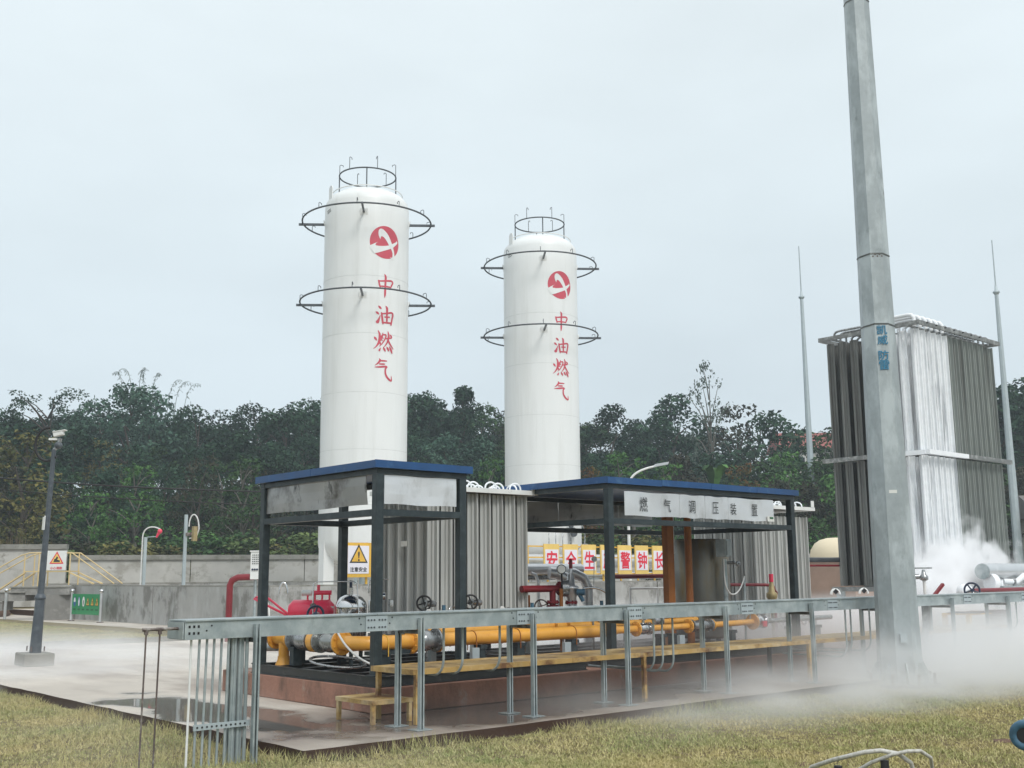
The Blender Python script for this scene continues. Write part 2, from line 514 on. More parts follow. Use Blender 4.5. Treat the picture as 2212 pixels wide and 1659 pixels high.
def copy_tree(o, parent=None):
    c = o.copy()
    C.objects.link(c)
    if parent:
        c.parent = parent
        c.matrix_parent_inverse = o.matrix_parent_inverse
    for ch in list(o.children):
        copy_tree(ch, c)
    return c
def piece(src, name, loc, parent, mat=None):
    """an alike piece sharing src's mesh, at a local place"""
    o = bpy.data.objects.new(name, src.data if hasattr(src, 'data') else src)
    C.objects.link(o)
    o.location = loc
    o.parent = parent
    WORLD[o.name] = WORLD.get(parent.name, Vector()) + Vector(loc)
    return o
def arc(p, q, bulge, n=10):
    """half-loop from p to q rising/bulging by the vector bulge"""
    p, q, b = Vector(p), Vector(q), Vector(bulge)
    return [(p + q) / 2 + (p - q) / 2 * math.cos(math.pi * i / n) + b * math.sin(math.pi * i / n) for i in range(n + 1)]
def bez(p0, p1, p2, p3, n=14):
    p0, p1, p2, p3 = map(Vector, (p0, p1, p2, p3))
    return [p0 * (1 - t) ** 3 + p1 * 3 * t * (1 - t) ** 2 + p2 * 3 * t * t * (1 - t) + p3 * t ** 3 for t in [i / n for i in range(n + 1)]]

# text: glyph outlines of Blender's own font, turned to a mesh in its own plane (x right, y up), centred, of given height
def glyph(txt, height, bold=0., width=None):
    """bold > 0 thickens the strokes by laying shifted copies of the outline over each other, each a hair further out"""
    cu_ = bpy.data.curves.new('t', 'FONT')
    cu_.body = txt
    cu_.size = 1
    cu_.resolution_u = 3
    ob = bpy.data.objects.new('t', cu_)
    C.objects.link(ob)
    dg = bpy.context.evaluated_depsgraph_get()
    me = bpy.data.meshes.new_from_object(ob.evaluated_get(dg))
    bpy.data.objects.remove(ob)
    vs = [v.co.copy() for v in me.vertices]
    fs = [tuple(p.vertices) for p in me.polygons]
    if not vs: return [], []
    x0, x1 = min(v.x for v in vs), max(v.x for v in vs)
    y0, y1 = min(v.y for v in vs), max(v.y for v in vs)
    k = height / max(1e-6, (y1 - y0))
    kx = k if width is None else width / max(1e-6, (x1 - x0))
    A, F = [], []
    sh = [(0, 0)] if bold <= 0 else [(0, 0), (bold, 0), (-bold, 0), (0, bold), (0, -bold), (bold * .7, bold * .7), (-bold * .7, -bold * .7), (bold * .7, -bold * .7), (-bold * .7, bold * .7)]
    for n_, (dx, dy) in enumerate(sh):
        o_ = len(A)
        A += [((v.x - (x0 + x1) / 2 + dx) * kx, (v.y - (y0 + y1) / 2 + dy) * k, n_ * .0004) for v in vs]
        F += [tuple(i + o_ for i in f) for f in fs]
    return A, F
def plate(vs, fs, c, ux, uz, mb=None):
    """flat print: 2-D verts placed at c with x axis ux and y axis uz"""
    mb = mb or MB()
    c, ux, uz = Vector(c), Vector(ux), Vector(uz)
    nn = ux.cross(uz)
    return mb.add([c + ux * v[0] + uz * v[1] + nn * (v[2] if len(v) > 2 else 0) for v in vs], fs)
def poly2(pts): return list(pts), [tuple(range(len(pts)))]

# ------------------------------------------------------------------ the ground
def hill(X, Y):
    t = X * .657 + Y * .753
    s = X * .753 - Y * .657
    t0 = 60 + min(26, max(0, (s - 4) * 1.3))
    base = -.12
    k = min(1, max(0, (t - (t0 - 8)) / 8))
    z = base + 1.1 * k * k * (3 - 2 * k)
    k = min(1, max(0, (t - t0 - 4) / 58))
    z += 9.5 * k * k * (3 - 2 * k)
    if t > t0: z += .5 * math.sin(X * .13) * math.cos(Y * .11) * min(1, (t - t0) / 20)
    return z
xs = list(range(-60, 190, 3))
ys = list(range(-60, 190, 3))
xs = [-900, -300] + xs + [300, 900]
ys = [-900, -300] + ys + [300, 900]
mb = MB()
mb.add([(x, y, hill(x, y) if -60 <= x <= 187 and -60 <= y <= 187 else hill(min(187, max(-60, x)), min(187, max(-60, y)))) for y in ys for x in xs],
       [(j * len(xs) + i, j * len(xs) + i + 1, (j + 1) * len(xs) + i + 1, (j + 1) * len(xs) + i) for j in range(len(ys) - 1) for i in range(len(xs) - 1)], True)
g = struct(mb.build('ground', 'ground_grass'))
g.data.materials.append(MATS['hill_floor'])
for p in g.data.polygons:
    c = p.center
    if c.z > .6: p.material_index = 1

# concrete apron (its edge slightly broken)
mb = MB()
edge = []
xx = 5.62
pts = []
y = 60.0
while y > 9.5:
    pts.append((xx + random.uniform(-.02, .02), y))
    y -= .35 if y < 25 else 2
pts.append((5.60, 9.44))
x = 5.9
while x < 60:
    pts.append((x, 9.43 + random.uniform(-.018, .018)))
    x += .35 if x < 22 else 2
pts += [(60, 9.43), (60, 60)]
mb.prism([(a, b, -.3) for a, b in pts], (0, 0, .3))
struct(mb.build('concrete_apron', 'slab'))
# grass island with its kerb, left of the apron
mb = MB()
isl = [(-30, 28.3), (13.2, 28.3), (14.2, 29.6), (14.35, 36), (14.0, 47), (-30, 47)]
mb.prism([(a, b, 0.004) for a, b in isl], (0, 0, .085))
struct(mb.build('grass_verge', 'ground_grass'))
kb = MB()
kb.box(-30, 13.15, 28.12, 28.28, .004, .12)
struct(kb.build('kerb', 'coping'))
# red-brown concrete plinth under the skids
mb = MB()
mb.box(7.65, 22.6, 11.2, 15.2, .003, .30)
struct(mb.build('plinth', 'plinth', bevel=.012))

# ------------------------------------------------------------------ near grass: blades
rs = np.random.RandomState(7)
def blades(regions, name):
    P = []
    for x0, x1, y0, y1, n, test in regions:
        q = np.c_[rs.uniform(x0, x1, n), rs.uniform(y0, y1, n)]
        q = q[test(q[:, 0], q[:, 1])]
        P.append(q)
    P = np.vstack(P)
    clump = rs.rand(len(P))
    nb = 5
    T = np.repeat(P, nb, 0) + rs.normal(0, .022, (len(P) * nb, 2))
    h = rs.uniform(.018, .055, len(T)) * np.repeat(.7 + .6 * clump, nb)
    pat = np.sin(T[:, 0] * 1.7 + np.sin(T[:, 1] * 2.3)) * np.sin(T[:, 1] * 1.9 + T[:, 0] * .6)
    h *= .85 + .3 * pat
    a = rs.uniform(0, 2 * np.pi, len(T))
    wd = rs.uniform(.0045, .009, len(T))
    ln = rs.normal(0, .55, (len(T), 2)) * h[:, None]
    z0 = np.full(len(T), -.125)
    far = T[:, 1] > 20
    z0[far] = .085
    V = np.empty((len(T), 3, 3))
    V[:, 0] = np.c_[T[:, 0] - np.cos(a) * wd, T[:, 1] - np.sin(a) * wd, z0]
    V[:, 1] = np.c_[T[:, 0] + np.cos(a) * wd, T[:, 1] + np.sin(a) * wd, z0]
    V[:, 2] = np.c_[T[:, 0] + ln[:, 0], T[:, 1] + ln[:, 1], z0 + h]
    n = len(T)
    me = bpy.data.meshes.new(name)
    me.vertices.add(n * 3)
    me.vertices.foreach_set('co', V.reshape(-1))
    me.loops.add(n * 3)
    me.loops.foreach_set('vertex_index', np.arange(n * 3, dtype=np.int32))
    me.polygons.add(n)
    me.polygons.foreach_set('loop_start', np.arange(0, n * 3, 3, dtype=np.int32))
    me.update()
    me.validate()
    me.materials.append(MATS['grass_blades'])
    o = bpy.data.objects.new(name, me)
    C.objects.link(o)
    return o
inview = lambda x, y: (np.arctan2(y, x) > R(48.9 - 36)) & (np.arctan2(y, x) < R(48.9 + 32)) & (np.hypot(x, y) > 5.2)
o = blades([(0, 9, 2, 9.36, 68000, lambda x, y: inview(x, y) & (np.hypot(x, y) < 11)),
            (0, 30, 3, 9.36, 80000, lambda x, y: inview(x, y) & (np.hypot(x, y) >= 9)),
            (0, 5.56, 5, 20, 42000, lambda x, y: inview(x, y)),
            (3, 13, 28.5, 46, 26000, lambda x, y: inview(x, y))], 'grass')
tag(o, 'short dry yellow-green grass covering the lawn in front of the apron', 'grass', kind='stuff')
# taller wisps round the conduit bundle and slab corner
mb = MB()
for i in range(5200):
    if i < 420: x, y = random.uniform(3.6, 5.5), random.uniform(9.3, 10.9); h = random.uniform(.08, .22)
    elif i < 3200:
        x = random.uniform(5.2, 17); y = 9.40 - abs(random.gauss(0, .07)); h = random.uniform(.04, .13) * (1 + .8 * math.sin(x * 2.1) * math.sin(x * .9 + 1))
    else:
        y = random.uniform(9.3, 19); x = 5.57 - abs(random.gauss(0, .07)); h = random.uniform(.03, .12) * (1 + .8 * math.sin(y * 1.9) * math.sin(y * .8 + 2))
    a = random.uniform(0, 6.28)
    dx, dy = math.cos(a) * .005, math.sin(a) * .005
    lx, ly = random.gauss(0, .05), random.gauss(0, .05)
    mb.add([(x - dx, y - dy, -.12), (x + dx, y + dy, -.12), (x + lx, y + ly, -.12 + h)], [(0, 1, 2)])
tag(mb.build('tall_grass', 'grass_blades'), 'taller dry grass wisps along the broken edge of the concrete apron', 'grass', kind='stuff')
# bare earth patches
mb = MB()
for (x, y, r_) in ((8.1, 4.6, .16), (7.0, 4.75, .12), (9.3, 5.2, .12), (10.1, 4.4, .14), (6.3, 5.9, .10), (8.9, 6.2, .12), (11.6, 5.6, .14), (5.4, 7.4, .12)):
    k = 14
    pp = [(x + math.cos(6.283 * i / k) * r_ * random.uniform(.6, 1.3), y + math.sin(6.283 * i / k) * r_ * random.uniform(.6, 1.3), -.112) for i in range(k)]
    mb.add(pp + [(x, y, -.09)], [(i, (i + 1) % k, k) for i in range(k)])
tag(mb.build('bare_earth', 'soil_red'), 'small bare reddish earth patches showing through the lawn', 'earth', kind='stuff')

# ------------------------------------------------------------------ walls
def wall_run(name, label, p, q, z0, z1, th, seg, mat, cop_h=.14, cop_w=.12):
    p, q = Vector((*p, 0)), Vector((*q, 0))
    L_ = (q - p).length
    d = (q - p) / L_
    n_ = max(1, round(L_ / seg))
    t = thing(name, label, 'wall', (p.x, p.y, z0))
    up = Vector((0, 0, 1))
    for i in range(n_):
        a = p + d * (L_ * i / n_ + .02)
        b = p + d * (L_ * (i + 1) / n_ - .02)
        off = random.uniform(-.01, .01)
        nrm = d.cross(up) * off
        MB().bar(a + nrm + up * (z0 + z1) / 2, b + nrm + up * (z0 + z1) / 2, th, z1 - z0).build('wall_panel', mat, t)
        if cop_h: MB().bar(a - d * .015 + up * (z1 + cop_h / 2), b + d * .015 + up * (z1 + cop_h / 2), th + cop_w * 2, cop_h).build('coping', 'coping', t)
    return t
wall_run('boundary_wall', 'long low concrete boundary wall with coping at the foot of the wooded hill', (20.0, 56.5), (62, 37.5), .3, 2.56, .24, 5.8, 'concrete', .24)
wall_run('boundary_wall', 'higher stretch of boundary wall with coping at far left behind the yellow stairs', (3.0, 67.0), (19.85, 56.55), .3, 3.10, .26, 5.8, 'concrete', .24)
wall_run('bund_wall', 'long weathered grey bund wall face running back behind the green sign', (16.95, 30.85), (16.95, 47.2), 0.003, 1.33, .28, 8.2, 'bund_concrete', .05, .0)
wall_run('bund_wall', 'front bund wall below the white tanks, facing the vaporizers', (16.82, 30.7), (52, 30.7), 0.003, 1.33, .28, 8.8, 'bund_concrete', .05, .0)
wall_run('bund_wall', 'rear bund wall showing as a low ledge in front of the boundary wall', (17.4, 52.6), (50, 44.5), 0.0, 1.38, .28, 9, 'bund_concrete', .06, .02)
mb = MB()
mb.box(17.1, 52, 30.86, 56, .004, .25)
struct(mb.build('bund_floor', 'slab'))
# red earth bank left of the stairs
mb = MB()
for i in range(26):
    x = 4 + i * .5
mb.sphere((12.5, 55.0, .1), 4.2, 20, 8, .22)
struct(mb.build('earth_bank', 'soil_red'))

# ------------------------------------------------------------------ storage tanks
def ring_obj(c, r, z, tr, n=72):
    return MB().tube([(c[0] + math.cos(2 * math.pi * i / n) * r, c[1] + math.sin(2 * math.pi * i / n) * r, z) for i in range(n)], tr, 6, True)
def on_cyl(vs, fs, c, rad, ang, z, off, step=.07):
    """wrap a 2-D mesh round a vertical cylinder: cut into strips first so it follows the curve"""
    bm = bmesh.new()
    bv = [bm.verts.new((v[0], v[1], v[2] if len(v) > 2 else 0)) for v in vs]
    for f in fs:
        try: bm.faces.new([bv[i] for i in f])
        except ValueError: pass
    xmin, xmax = min(v[0] for v in vs), max(v[0] for v in vs)
    bmesh.ops.triangulate(bm, faces=bm.faces[:])
    q = xmin + step
    while q < xmax:
        bmesh.ops.bisect_plane(bm, geom=bm.verts[:] + bm.edges[:] + bm.faces[:], plane_co=(q, 0, 0), plane_no=(1, 0, 0))
        q += step
    bmesh.ops.triangulate(bm, faces=bm.faces[:])
    bm.verts.index_update()
    m = MB()
    rr = rad + off
    out_ = []
    for v in bm.verts:
        a = ang + v.co.x / rad
        rr = rad + off + v.co.z
        out_.append((c[0] + math.cos(a) * rr, c[1] + math.sin(a) * rr, z + v.co.y))
    m.add(out_, [tuple(v.index for v in f.verts) for f in bm.faces])
    bm.free()
    return m
def bez2(pts, n=10):
    """closed outline through cubic pieces: list of (p0,p1,p2,p3)"""
    o_ = []
    for p0, p1, p2, p3 in pts:
        for i in range(n):
            t_ = i / n
            o_.append(tuple(p0[k] * (1 - t_) ** 3 + 3 * p1[k] * t_ * (1 - t_) ** 2 + 3 * p2[k] * t_ * t_ * (1 - t_) + p3[k] * t_ ** 3 for k in (0, 1)))
    return o_
def ribbon(path, ws):
    """flat ribbon of varying width along a 2-D path"""
    L_, R_ = [], []
    for i, p in enumerate(path):
        a, b = path[max(0, i - 1)], path[min(len(path) - 1, i + 1)]
        dx, dy = b[0] - a[0], b[1] - a[1]
        l = math.hypot(dx, dy) or 1
        nx, ny = -dy / l, dx / l
        L_.append((p[0] + nx * ws[i] / 2, p[1] + ny * ws[i] / 2))
        R_.append((p[0] - nx * ws[i] / 2, p[1] - ny * ws[i] / 2))
    n_ = len(path)
    return L_ + R_, [(i, i + 1, n_ + i + 1, n_ + i) for i in range(n_ - 1)]
def cub(p0, p1, p2, p3, n=12):
    return [tuple(p0[k] * (1 - t) ** 3 + 3 * p1[k] * t * (1 - t) ** 2 + 3 * p2[k] * t * t * (1 - t) + p3[k] * t ** 3 for k in (0, 1)) for t in [i / n for i in range(n + 1)]]

BRUSH = [
 [[(85, 90, 11), (92, 125, 12), (100, 155, 8)], [(85, 100, 10), (140, 92, 11), (195, 85, 13), (212, 98, 11), (202, 120, 12), (190, 146, 9)], [(98, 142, 9), (150, 139, 10), (192, 140, 9)], [(132, 36, 3), (145, 56, 15), (143, 120, 14), (141, 200, 15), (138, 236, 4)]],
 [[(84, 310, 3), (98, 322, 16), (112, 336, 5)], [(64, 360, 3), (78, 370, 15), (93, 383, 5)], [(68, 440, 5), (80, 448, 21), (92, 420, 13), (103, 388, 3)], [(112, 362, 9), (118, 400, 14), (124, 448, 13), (127, 464, 5)], [(112, 375, 9), (160, 366, 11), (203, 356, 12), (216, 370, 14), (208, 412, 13), (198, 464, 11)], [(146, 306, 4), (160, 324, 16), (160, 380, 13), (160, 442, 12)], [(138, 400, 9), (186, 396, 10)], [(122, 448, 11), (196, 445, 11)]],
 [[(54, 574, 4), (65, 586, 16), (77, 604, 5)], [(86, 518, 6), (100, 556, 15), (93, 610, 13), (75, 650, 9), (50, 674, 3)], [(120, 553, 4), (109, 575, 12), (99, 597, 4)], [(96, 606, 7), (105, 624, 11), (110, 642, 5)], [(127, 533, 4), (121, 565, 11), (106, 602, 7), (90, 640, 3)],
  [(124, 552, 8), (150, 550, 10), (152, 568, 10), (136, 602, 9), (112, 636, 6), (96, 652, 2)], [(118, 572, 4), (131, 583, 10)], [(112, 591, 4), (123, 601, 10)], [(153, 582, 9), (207, 568, 10)], [(170, 518, 6), (178, 558, 14), (165, 612, 11), (134, 657, 3)], [(174, 590, 9), (190, 622, 13), (224, 662, 5)], [(188, 543, 4), (201, 554, 12), (210, 567, 4)],
  [(108, 662, 4), (98, 684, 14), (96, 690, 6)], [(130, 654, 4), (140, 672, 15), (150, 690, 5)], [(160, 648, 4), (171, 665, 15), (182, 684, 5)], [(184, 643, 4), (200, 670, 17), (213, 700, 6)]],
 [[(97, 752, 4), (106, 768, 14), (87, 793, 10), (63, 812, 2)], [(95, 770, 8), (130, 769, 11), (166, 768, 7)], [(98, 798, 8), (135, 796, 11), (148, 795, 5)], [(62, 826, 4), (105, 822, 12), (162, 815, 12), (152, 836, 12), (154, 878, 13), (176, 912, 15), (207, 927, 12), (206, 886, 3)]]]
def tank(cx, cy, label, tz, chz, logoz, ang, chk, logor, rz1, rz2, seed):
    rd = random.Random(seed)
    Rr = 1.7
    t = thing('storage_tank', label, 'tank', (cx, cy, .25), 'tall white gas storage tanks')
    c = (cx, cy)
    prof = [(.05, 2.0), (.75, 2.05), (1.25, 2.22), (1.55, 2.48), (1.68, 2.75), (Rr, 2.95)] + [(Rr, 2.95 + i * (tz - 2.95) / 12) for i in range(1, 13)]
    prof += [(1.66, tz + .2), (1.5, tz + .42), (1.2, tz + .62), (.8, tz + .74), (.4, tz + .79), (.01, tz + .8)]
    MB().lathe((cx, cy, 0), prof, 96).build('shell', 'tank_white', t)
    for z in (4.3, 6.4, 8.6, 10.9, 13.2):
        if z < tz - 1: ring_obj(c, Rr - .004, z, .010, 80).build('weld_seam', 'seam_grey', t)
    # sprinkler rings with their brackets and nozzles
    for zr, rr, top in ((rz1, 2.6, 0), (rz2, 2.62, 0), (tz + 1.45, 1.15, 1)):
        rg = ring_obj(c, rr, zr, .034 if not top else .03).build('spray_ring', 'ring_steel', t)
        k = 4
        for i in range(k):
            a = YAW + math.pi / 2 * i + (.06 if not top else .1)
            ca, sa = math.cos(a), math.sin(a)
            if top: MB().bar((cx + ca * rr, cy + sa * rr, tz + .42), (cx + ca * rr, cy + sa * rr, zr), .035, .035).build('bracket', 'ring_steel', rg)
            else:
                MB().bar((cx + ca * (Rr - .02), cy + sa * (Rr - .02), zr - .06), (cx + ca * (rr + .16), cy + sa * (rr + .16), zr - .06), .07, .09).build('bracket', 'ring_steel', rg)
                MB().bar((cx + ca * (Rr - .01), cy + sa * (Rr - .01), zr - .05), (cx + ca * (Rr + .03), cy + sa * (Rr + .03), zr - .06), .3, .26).build('bracket_pad', 'tank_white', rg)
        k = 6 if top else 10
        nzm = MB()
        for i in range(k):
            a = 2 * math.pi * (i + .3) / k + rd.uniform(-.06, .06)
            px, py = cx + math.cos(a) * rr, cy + math.sin(a) * rr
            hh = .5 if top else .2
            ix, iy = px - math.cos(a) * .14, py - math.sin(a) * .14
            nzm = MB().tube([(px, py, zr), (px, py, zr + hh), (px - math.cos(a) * .04, py - math.sin(a) * .04, zr + hh + .03), (ix, iy, zr + hh), (ix, iy, zr + hh - .06)], .014, 6)
            nzm.build('nozzle', 'ring_steel', rg)
    # thin rail lying round the dome, and a lifting lug
    ring_obj(c, 1.42, tz + .62, .022).build('dome_rail', 'tank_white', t)
    a = YAW + math.pi - .95
    lx, ly = cx + math.cos(a) * 1.62, cy + math.sin(a) * 1.62
    lg = MB()
    tv = Vector((-math.sin(a), math.cos(a), 0))
    cc = Vector((lx, ly, tz + .62))
    seg_ = [cc + tv * math.cos(q) * .14 + Vector((0, 0, math.sin(q) * .14)) for q in [math.pi * i / 8 for i in range(9)]]
    lg.prism([cc + tv * .14 - Vector((0, 0, .7))] + seg_ + [cc - tv * .14 - Vector((0, 0, .7))], Vector((math.cos(a), math.sin(a), 0)) * .04)
    lg.build('lifting_lug', 'tank_white', t)
    # legs
    for i in range(3):
        a = YAW + math.pi + R(62) + i * 2 * math.pi / 3
        x, y = cx + math.cos(a) * 1.48, cy + math.sin(a) * 1.48
        MB().bar((x, y, .4), (x, y, 3.0), .5, .42, (math.cos(a), math.sin(a), 0)).build('leg', 'tank_white', t)
        MB().box(x - .5, x + .5, y - .5, y + .5, .25, .42).build('leg_pad', 'bund_concrete', t)
    MB().tube([(cx - .3, cy - .5, 2.1), (cx - .3, cy - .5, .3)], .13, 10).build('outlet_pipe', 'galv', t)
    MB().tube([(cx - .9, cy - .95, 2.3), (cx - .9, cy - .95, .3)], .07, 8).build('outlet_pipe', 'galv', t)
    MB().tube([(cx - .9, cy - .95, 1.75), (cx - .55, cy - 1.15, 1.75)], .04, 8).build('outlet_pipe', 'galv', t)
    # emblem: red disc cut by a white bird-like stroke
    s = logor
    dk = [(math.cos(2 * math.pi * i / 48) * s, math.sin(2 * math.pi * i / 48) * s * 1.04) for i in range(48)]
    lo = on_cyl(*poly2(dk), c, Rr, ang, logoz, .006, .05).build('emblem_disc', 'red_paint', t)
    def shape(px):
        pts_ = [((x - 445) / 365 * s, -(y - 470) / 405 * s * 1.04) for x, y in px]
        return pts_, [tuple(range(len(pts_)))]
    hook = [(322, 412), (300, 370), (280, 320), (270, 250), (280, 190), (310, 150), (345, 142), (390, 160), (440, 200), (490, 250), (530, 310), (570, 390), (612, 485), (645, 570), (670, 650), (683, 750), (680, 845), (640, 880), (600, 848), (560, 815), (600, 822), (625, 812), (632, 720), (618, 670), (600, 630), (580, 600),
            (530, 525), (490, 460), (440, 390), (400, 350), (365, 332), (340, 335), (325, 365)]
    wing = [(95, 580), (180, 530), (265, 480), (225, 515), (205, 555), (225, 575), (300, 581), (380, 572), (460, 555), (535, 530), (612, 485), (680, 440), (740, 400), (728, 368), (765, 395), (768, 430), (730, 480), (680, 530), (645, 565), (580, 605), (500, 645), (400, 690), (300, 735), (235, 760), (180, 770), (120, 690), (80, 620)]
    for q_, px in enumerate((hook, wing)):
        on_cyl(*shape(px), c, Rr, ang, logoz, .011 + .003 * q_, .05).build('emblem_stroke', 'tank_white', lo)
    # brush-written characters, stroke by stroke: (x, y, width) in a 268 x 952 column
    def spline(pts_, n=5):
        o_ = []
        P = [pts_[0]] + list(pts_) + [pts_[-1]]
        for i in range(1, len(P) - 2):
            for j in range(n):
                t_ = j / n
                o_.append(tuple(.5 * (2 * P[i][k] + (P[i + 1][k] - P[i - 1][k]) * t_ + (2 * P[i - 1][k] - 5 * P[i][k] + 4 * P[i + 1][k] - P[i + 2][k]) * t_ ** 2 + (3 * P[i][k] - P[i - 1][k] - 3 * P[i + 1][k] + P[i + 2][k]) * t_ ** 3) for k in range(3)))
        return o_ + [pts_[-1]]
    for cn in BRUSH:
        A, F = [], []
        for si, stroke in enumerate(cn):
            sp_ = spline(stroke)
            vs, fs = ribbon([((x - 140) * .0049, -(y - 140) * chk) for x, y, w_ in sp_], [max(.004, w_ * .0058) for x, y, w_ in sp_])
            o_ = len(A)
            A += [(x, y, si * .0006) for x, y in vs]
            F += [tuple(i_ + o_ for i_ in f) for f in fs]
        on_cyl(A, F, c, Rr, ang, chz, .008).build('lettering', 'red_paint', t)
    sm_ = MB()
    a_ = YAW + math.pi - 1.05
    for r2 in range(2):
        for k in range(4):
            a2 = a_ + k * .045 + r2 * .02
            px_, py_ = cx + math.cos(a2) * (Rr + .006), cy + math.sin(a2) * (Rr + .006)
            sm_.bar((px_, py_, tz - .30 - r2 * .08 + k * .012), (px_ - math.sin(a2) * .05, py_ + math.cos(a2) * .05, tz - .30 - r2 * .08 + k * .014), .008, .035)
    sm_.build('small_print', 'ink', t, kind='stuff')
    return t
T1 = tank(24.06, 36.5, 'left and taller looking white gas tank, behind the camera-side shelter', 16.35, 12.79, 14.58, R(262), .00471, .64, 15.82, 12.45, 1)
T2 = tank(33.72, 36.6, 'right white gas tank, standing behind the row of red-character panels', 16.35, 12.80, 14.50, R(259.5), .00445, .62, 15.75, 12.45, 2)

# gauges and capillary lines on the right tank's foot
t = thing('gauge_set', 'black pressure gauges and looping capillary lines on the foot of the right tank', 'gauge', (33.0, 34.95, 2.6))
MB().lathe((33.6, 34.72, 3.75), [(0, 0), (.13, 0), (.13, .06), (0, .06)], 16, (0, -1, 0), False).build('dial', 'ring_steel', t)
MB().lathe((33.75, 34.72, 3.45), [(.001, 0), (.2, 0), (.2, .06), (.001, .06)], 16, (0, -1, 0), False).build('dial', 'ring_steel', t)
MB().tube([(33.6, 34.74, 3.75), (33.6, 34.74, 2.7)], .05, 8).build('stem', 'grey_valve', t)
MB().tube(bez((33.65, 34.7, 3.85), (34.3, 34.6, 4.1), (34.5, 34.6, 3.3), (34.2, 34.6, 2.7)), .03, 6).build('capillary', 'grey_valve', t)
MB().tube(bez((33.9, 34.7, 2.6), (34.2, 34.6, 3.2), (34.7, 34.6, 2.9), (34.8, 34.6, 2.6)), .03, 6).build('capillary', 'grey_valve', t)
for x in (32.3, 32.7, 33.1):
    MB().tube([(x, 34.72, 2.6), (x, 34.72, 3.5), (x + .25, 34.72, 3.5)], .018, 6).build('capillary', 'grey_valve', t)

# ------------------------------------------------------------------ shelters over the skids
def shelter(x0, x1, y0, y1, zt, label):
    t = thing('equipment_shelter', label, 'shelter', (x0, y0, .43), 'blue-roofed steel shelters')
    p = .055
    for x in (x0, x1):
        for y in (y0, y1):
            MB().box(x - p, x + p, y - p, y + p, .43, zt - .12).build('post', 'post_paint', t, bevel=.008)
            MB().box(x - .09, x + .09, y - .09, y + .09, .431, .445).build('base_plate', 'post_paint', t)
    for z0, z1 in ((zt - .12, zt - .045), (2.345, 2.425)):
        e = .05
        for y in (y0, y1):
            MB().box(x0 - p if z0 > 2.6 else x0 + p, x1 + p if z0 > 2.6 else x1 - p, y - e, y + e, z0, z1).build('beam', 'post_paint', t)
        for x in (x0, x1):
            MB().box(x - e, x + e, y0 + p, y1 - p, z0, z1).build('beam', 'post_paint', t)
    # roof: ribbed blue sheet with a folded fascia
    rf = MB()
    rf.box(x0 - .10, x1 + .10, y0 - .10, y1 + .10, zt - .035, zt + .015)
    r_ = rf.build('roof', 'roof_blue', t)
    x = x0 - .05
    while x < x1 + .08:
        MB().box(x - .014, x + .014, y0 - .08, y1 + .08, zt + .015, zt + .042).build('roof_rib', 'roof_blue', r_)
        x += .19
    ln = x1 - x0 + .24
    k = max(1, round(ln / 1.35))
    for i in range(k):
        a, b = x0 - .12 + ln * i / k, x0 - .12 + ln * (i + 1) / k - .006
        dz = random.uniform(-.006, .006)
        MB().prism([(a, y0 - .115, zt - .05 + dz), (a, y0 - .102, zt - .05 + dz), (a, y0 - .102, zt + .045 + dz), (a, y0 - .115, zt + .045 + dz)], (b - a, 0, random.uniform(-.005, .005))).build('fascia', 'roof_blue', r_)
    ln = y1 - y0 + .22
    for i in range(2):
        a, b = y0 - .10 + ln * i / 2, y0 - .10 + ln * (i + 1) / 2 - .006
        MB().box(x0 - .115, x0 - .102, a, b, zt - .05, zt + .045).build('fascia', 'roof_blue', r_)
    MB().box(x1 + .102, x1 + .115, y0 - .1, y1 + .1, zt - .05, zt + .045).build('fascia', 'roof_blue', r_)
    return t
def bent_panel(p, q, z0, z1, th, sag=.012, n=14, tip=0):
    """thin sheet hung between p and q, slightly dished; returns MB"""
    p, q = Vector((*p, 0)), Vector((*q, 0))
    d = (q - p)
    nr = d.cross(Vector((0, 0, 1))).normalized()
    vs, fs = [], []
    for s_ in (0, 1):
        for j in range(4):
            for i in range(n + 1):
                u, v = i / n, j / 3
                o_ = sag * math.sin(u * math.pi * 2.3 + v) * math.sin(v * 3.1 + .3) - (th if s_ else 0) + tip * u * (1 - v)
                vs.append(p + d * u + nr * o_ + Vector((0, 0, z0 + (z1 - z0) * v + .006 * math.sin(u * 9))))
    k = (n + 1) * 4
    for s_ in (0, 1):
        for j in range(3):
            for i in range(n):
                a = s_ * k + j * (n + 1) + i
                f = (a, a + 1, a + n + 2, a + n + 1)
                fs.append(f if not s_ else tuple(reversed(f)))
    edge_ = [i for i in range(n + 1)] + [j * (n + 1) + n for j in range(1, 4)] + [3 * (n + 1) + i for i in range(n - 1, -1, -1)] + [j * (n + 1) for j in (2, 1)]
    m_ = len(edge_)
    fs += [(edge_[i], edge_[i] + k, edge_[(i + 1) % m_] + k, edge_[(i + 1) % m_]) for i in range(m_)]
    return MB().add(vs, fs, False)
S1 = shelter(7.72, 9.02, 11.38, 14.2, 2.975, 'nearer and smaller blue-roofed steel shelter, open below plain stainless panels')
bent_panel((7.70, 14.13), (7.70, 11.62), 2.49, 2.85, .006, .006, tip=-.03).build('fascia_panel', 'stainless_shaded', S1, label='stainless panel on the shaded side, shade painted in, with smeared marks')
bent_panel((7.80, 11.36), (8.93, 11.36), 2.49, 2.85, .006, .004).build('fascia_panel', 'stainless', S1, label='bright blank stainless panel')
S2 = shelter(11.79, 16.32, 11.38, 14.2, 2.985, 'larger blue-roofed steel shelter with the black-lettered stainless sign')
xs_ = (12.10, 13.35, 13.97, 14.56, 15.79)
sg = None
for i in range(4):
    q = bent_panel((xs_[i], 11.345), (xs_[i + 1] - .006, 11.345), 2.475, 2.835, .006, .0032)
    sp_ = q.build('sign_panel', 'stainless', S2)
    if i == 0: sg = sp_
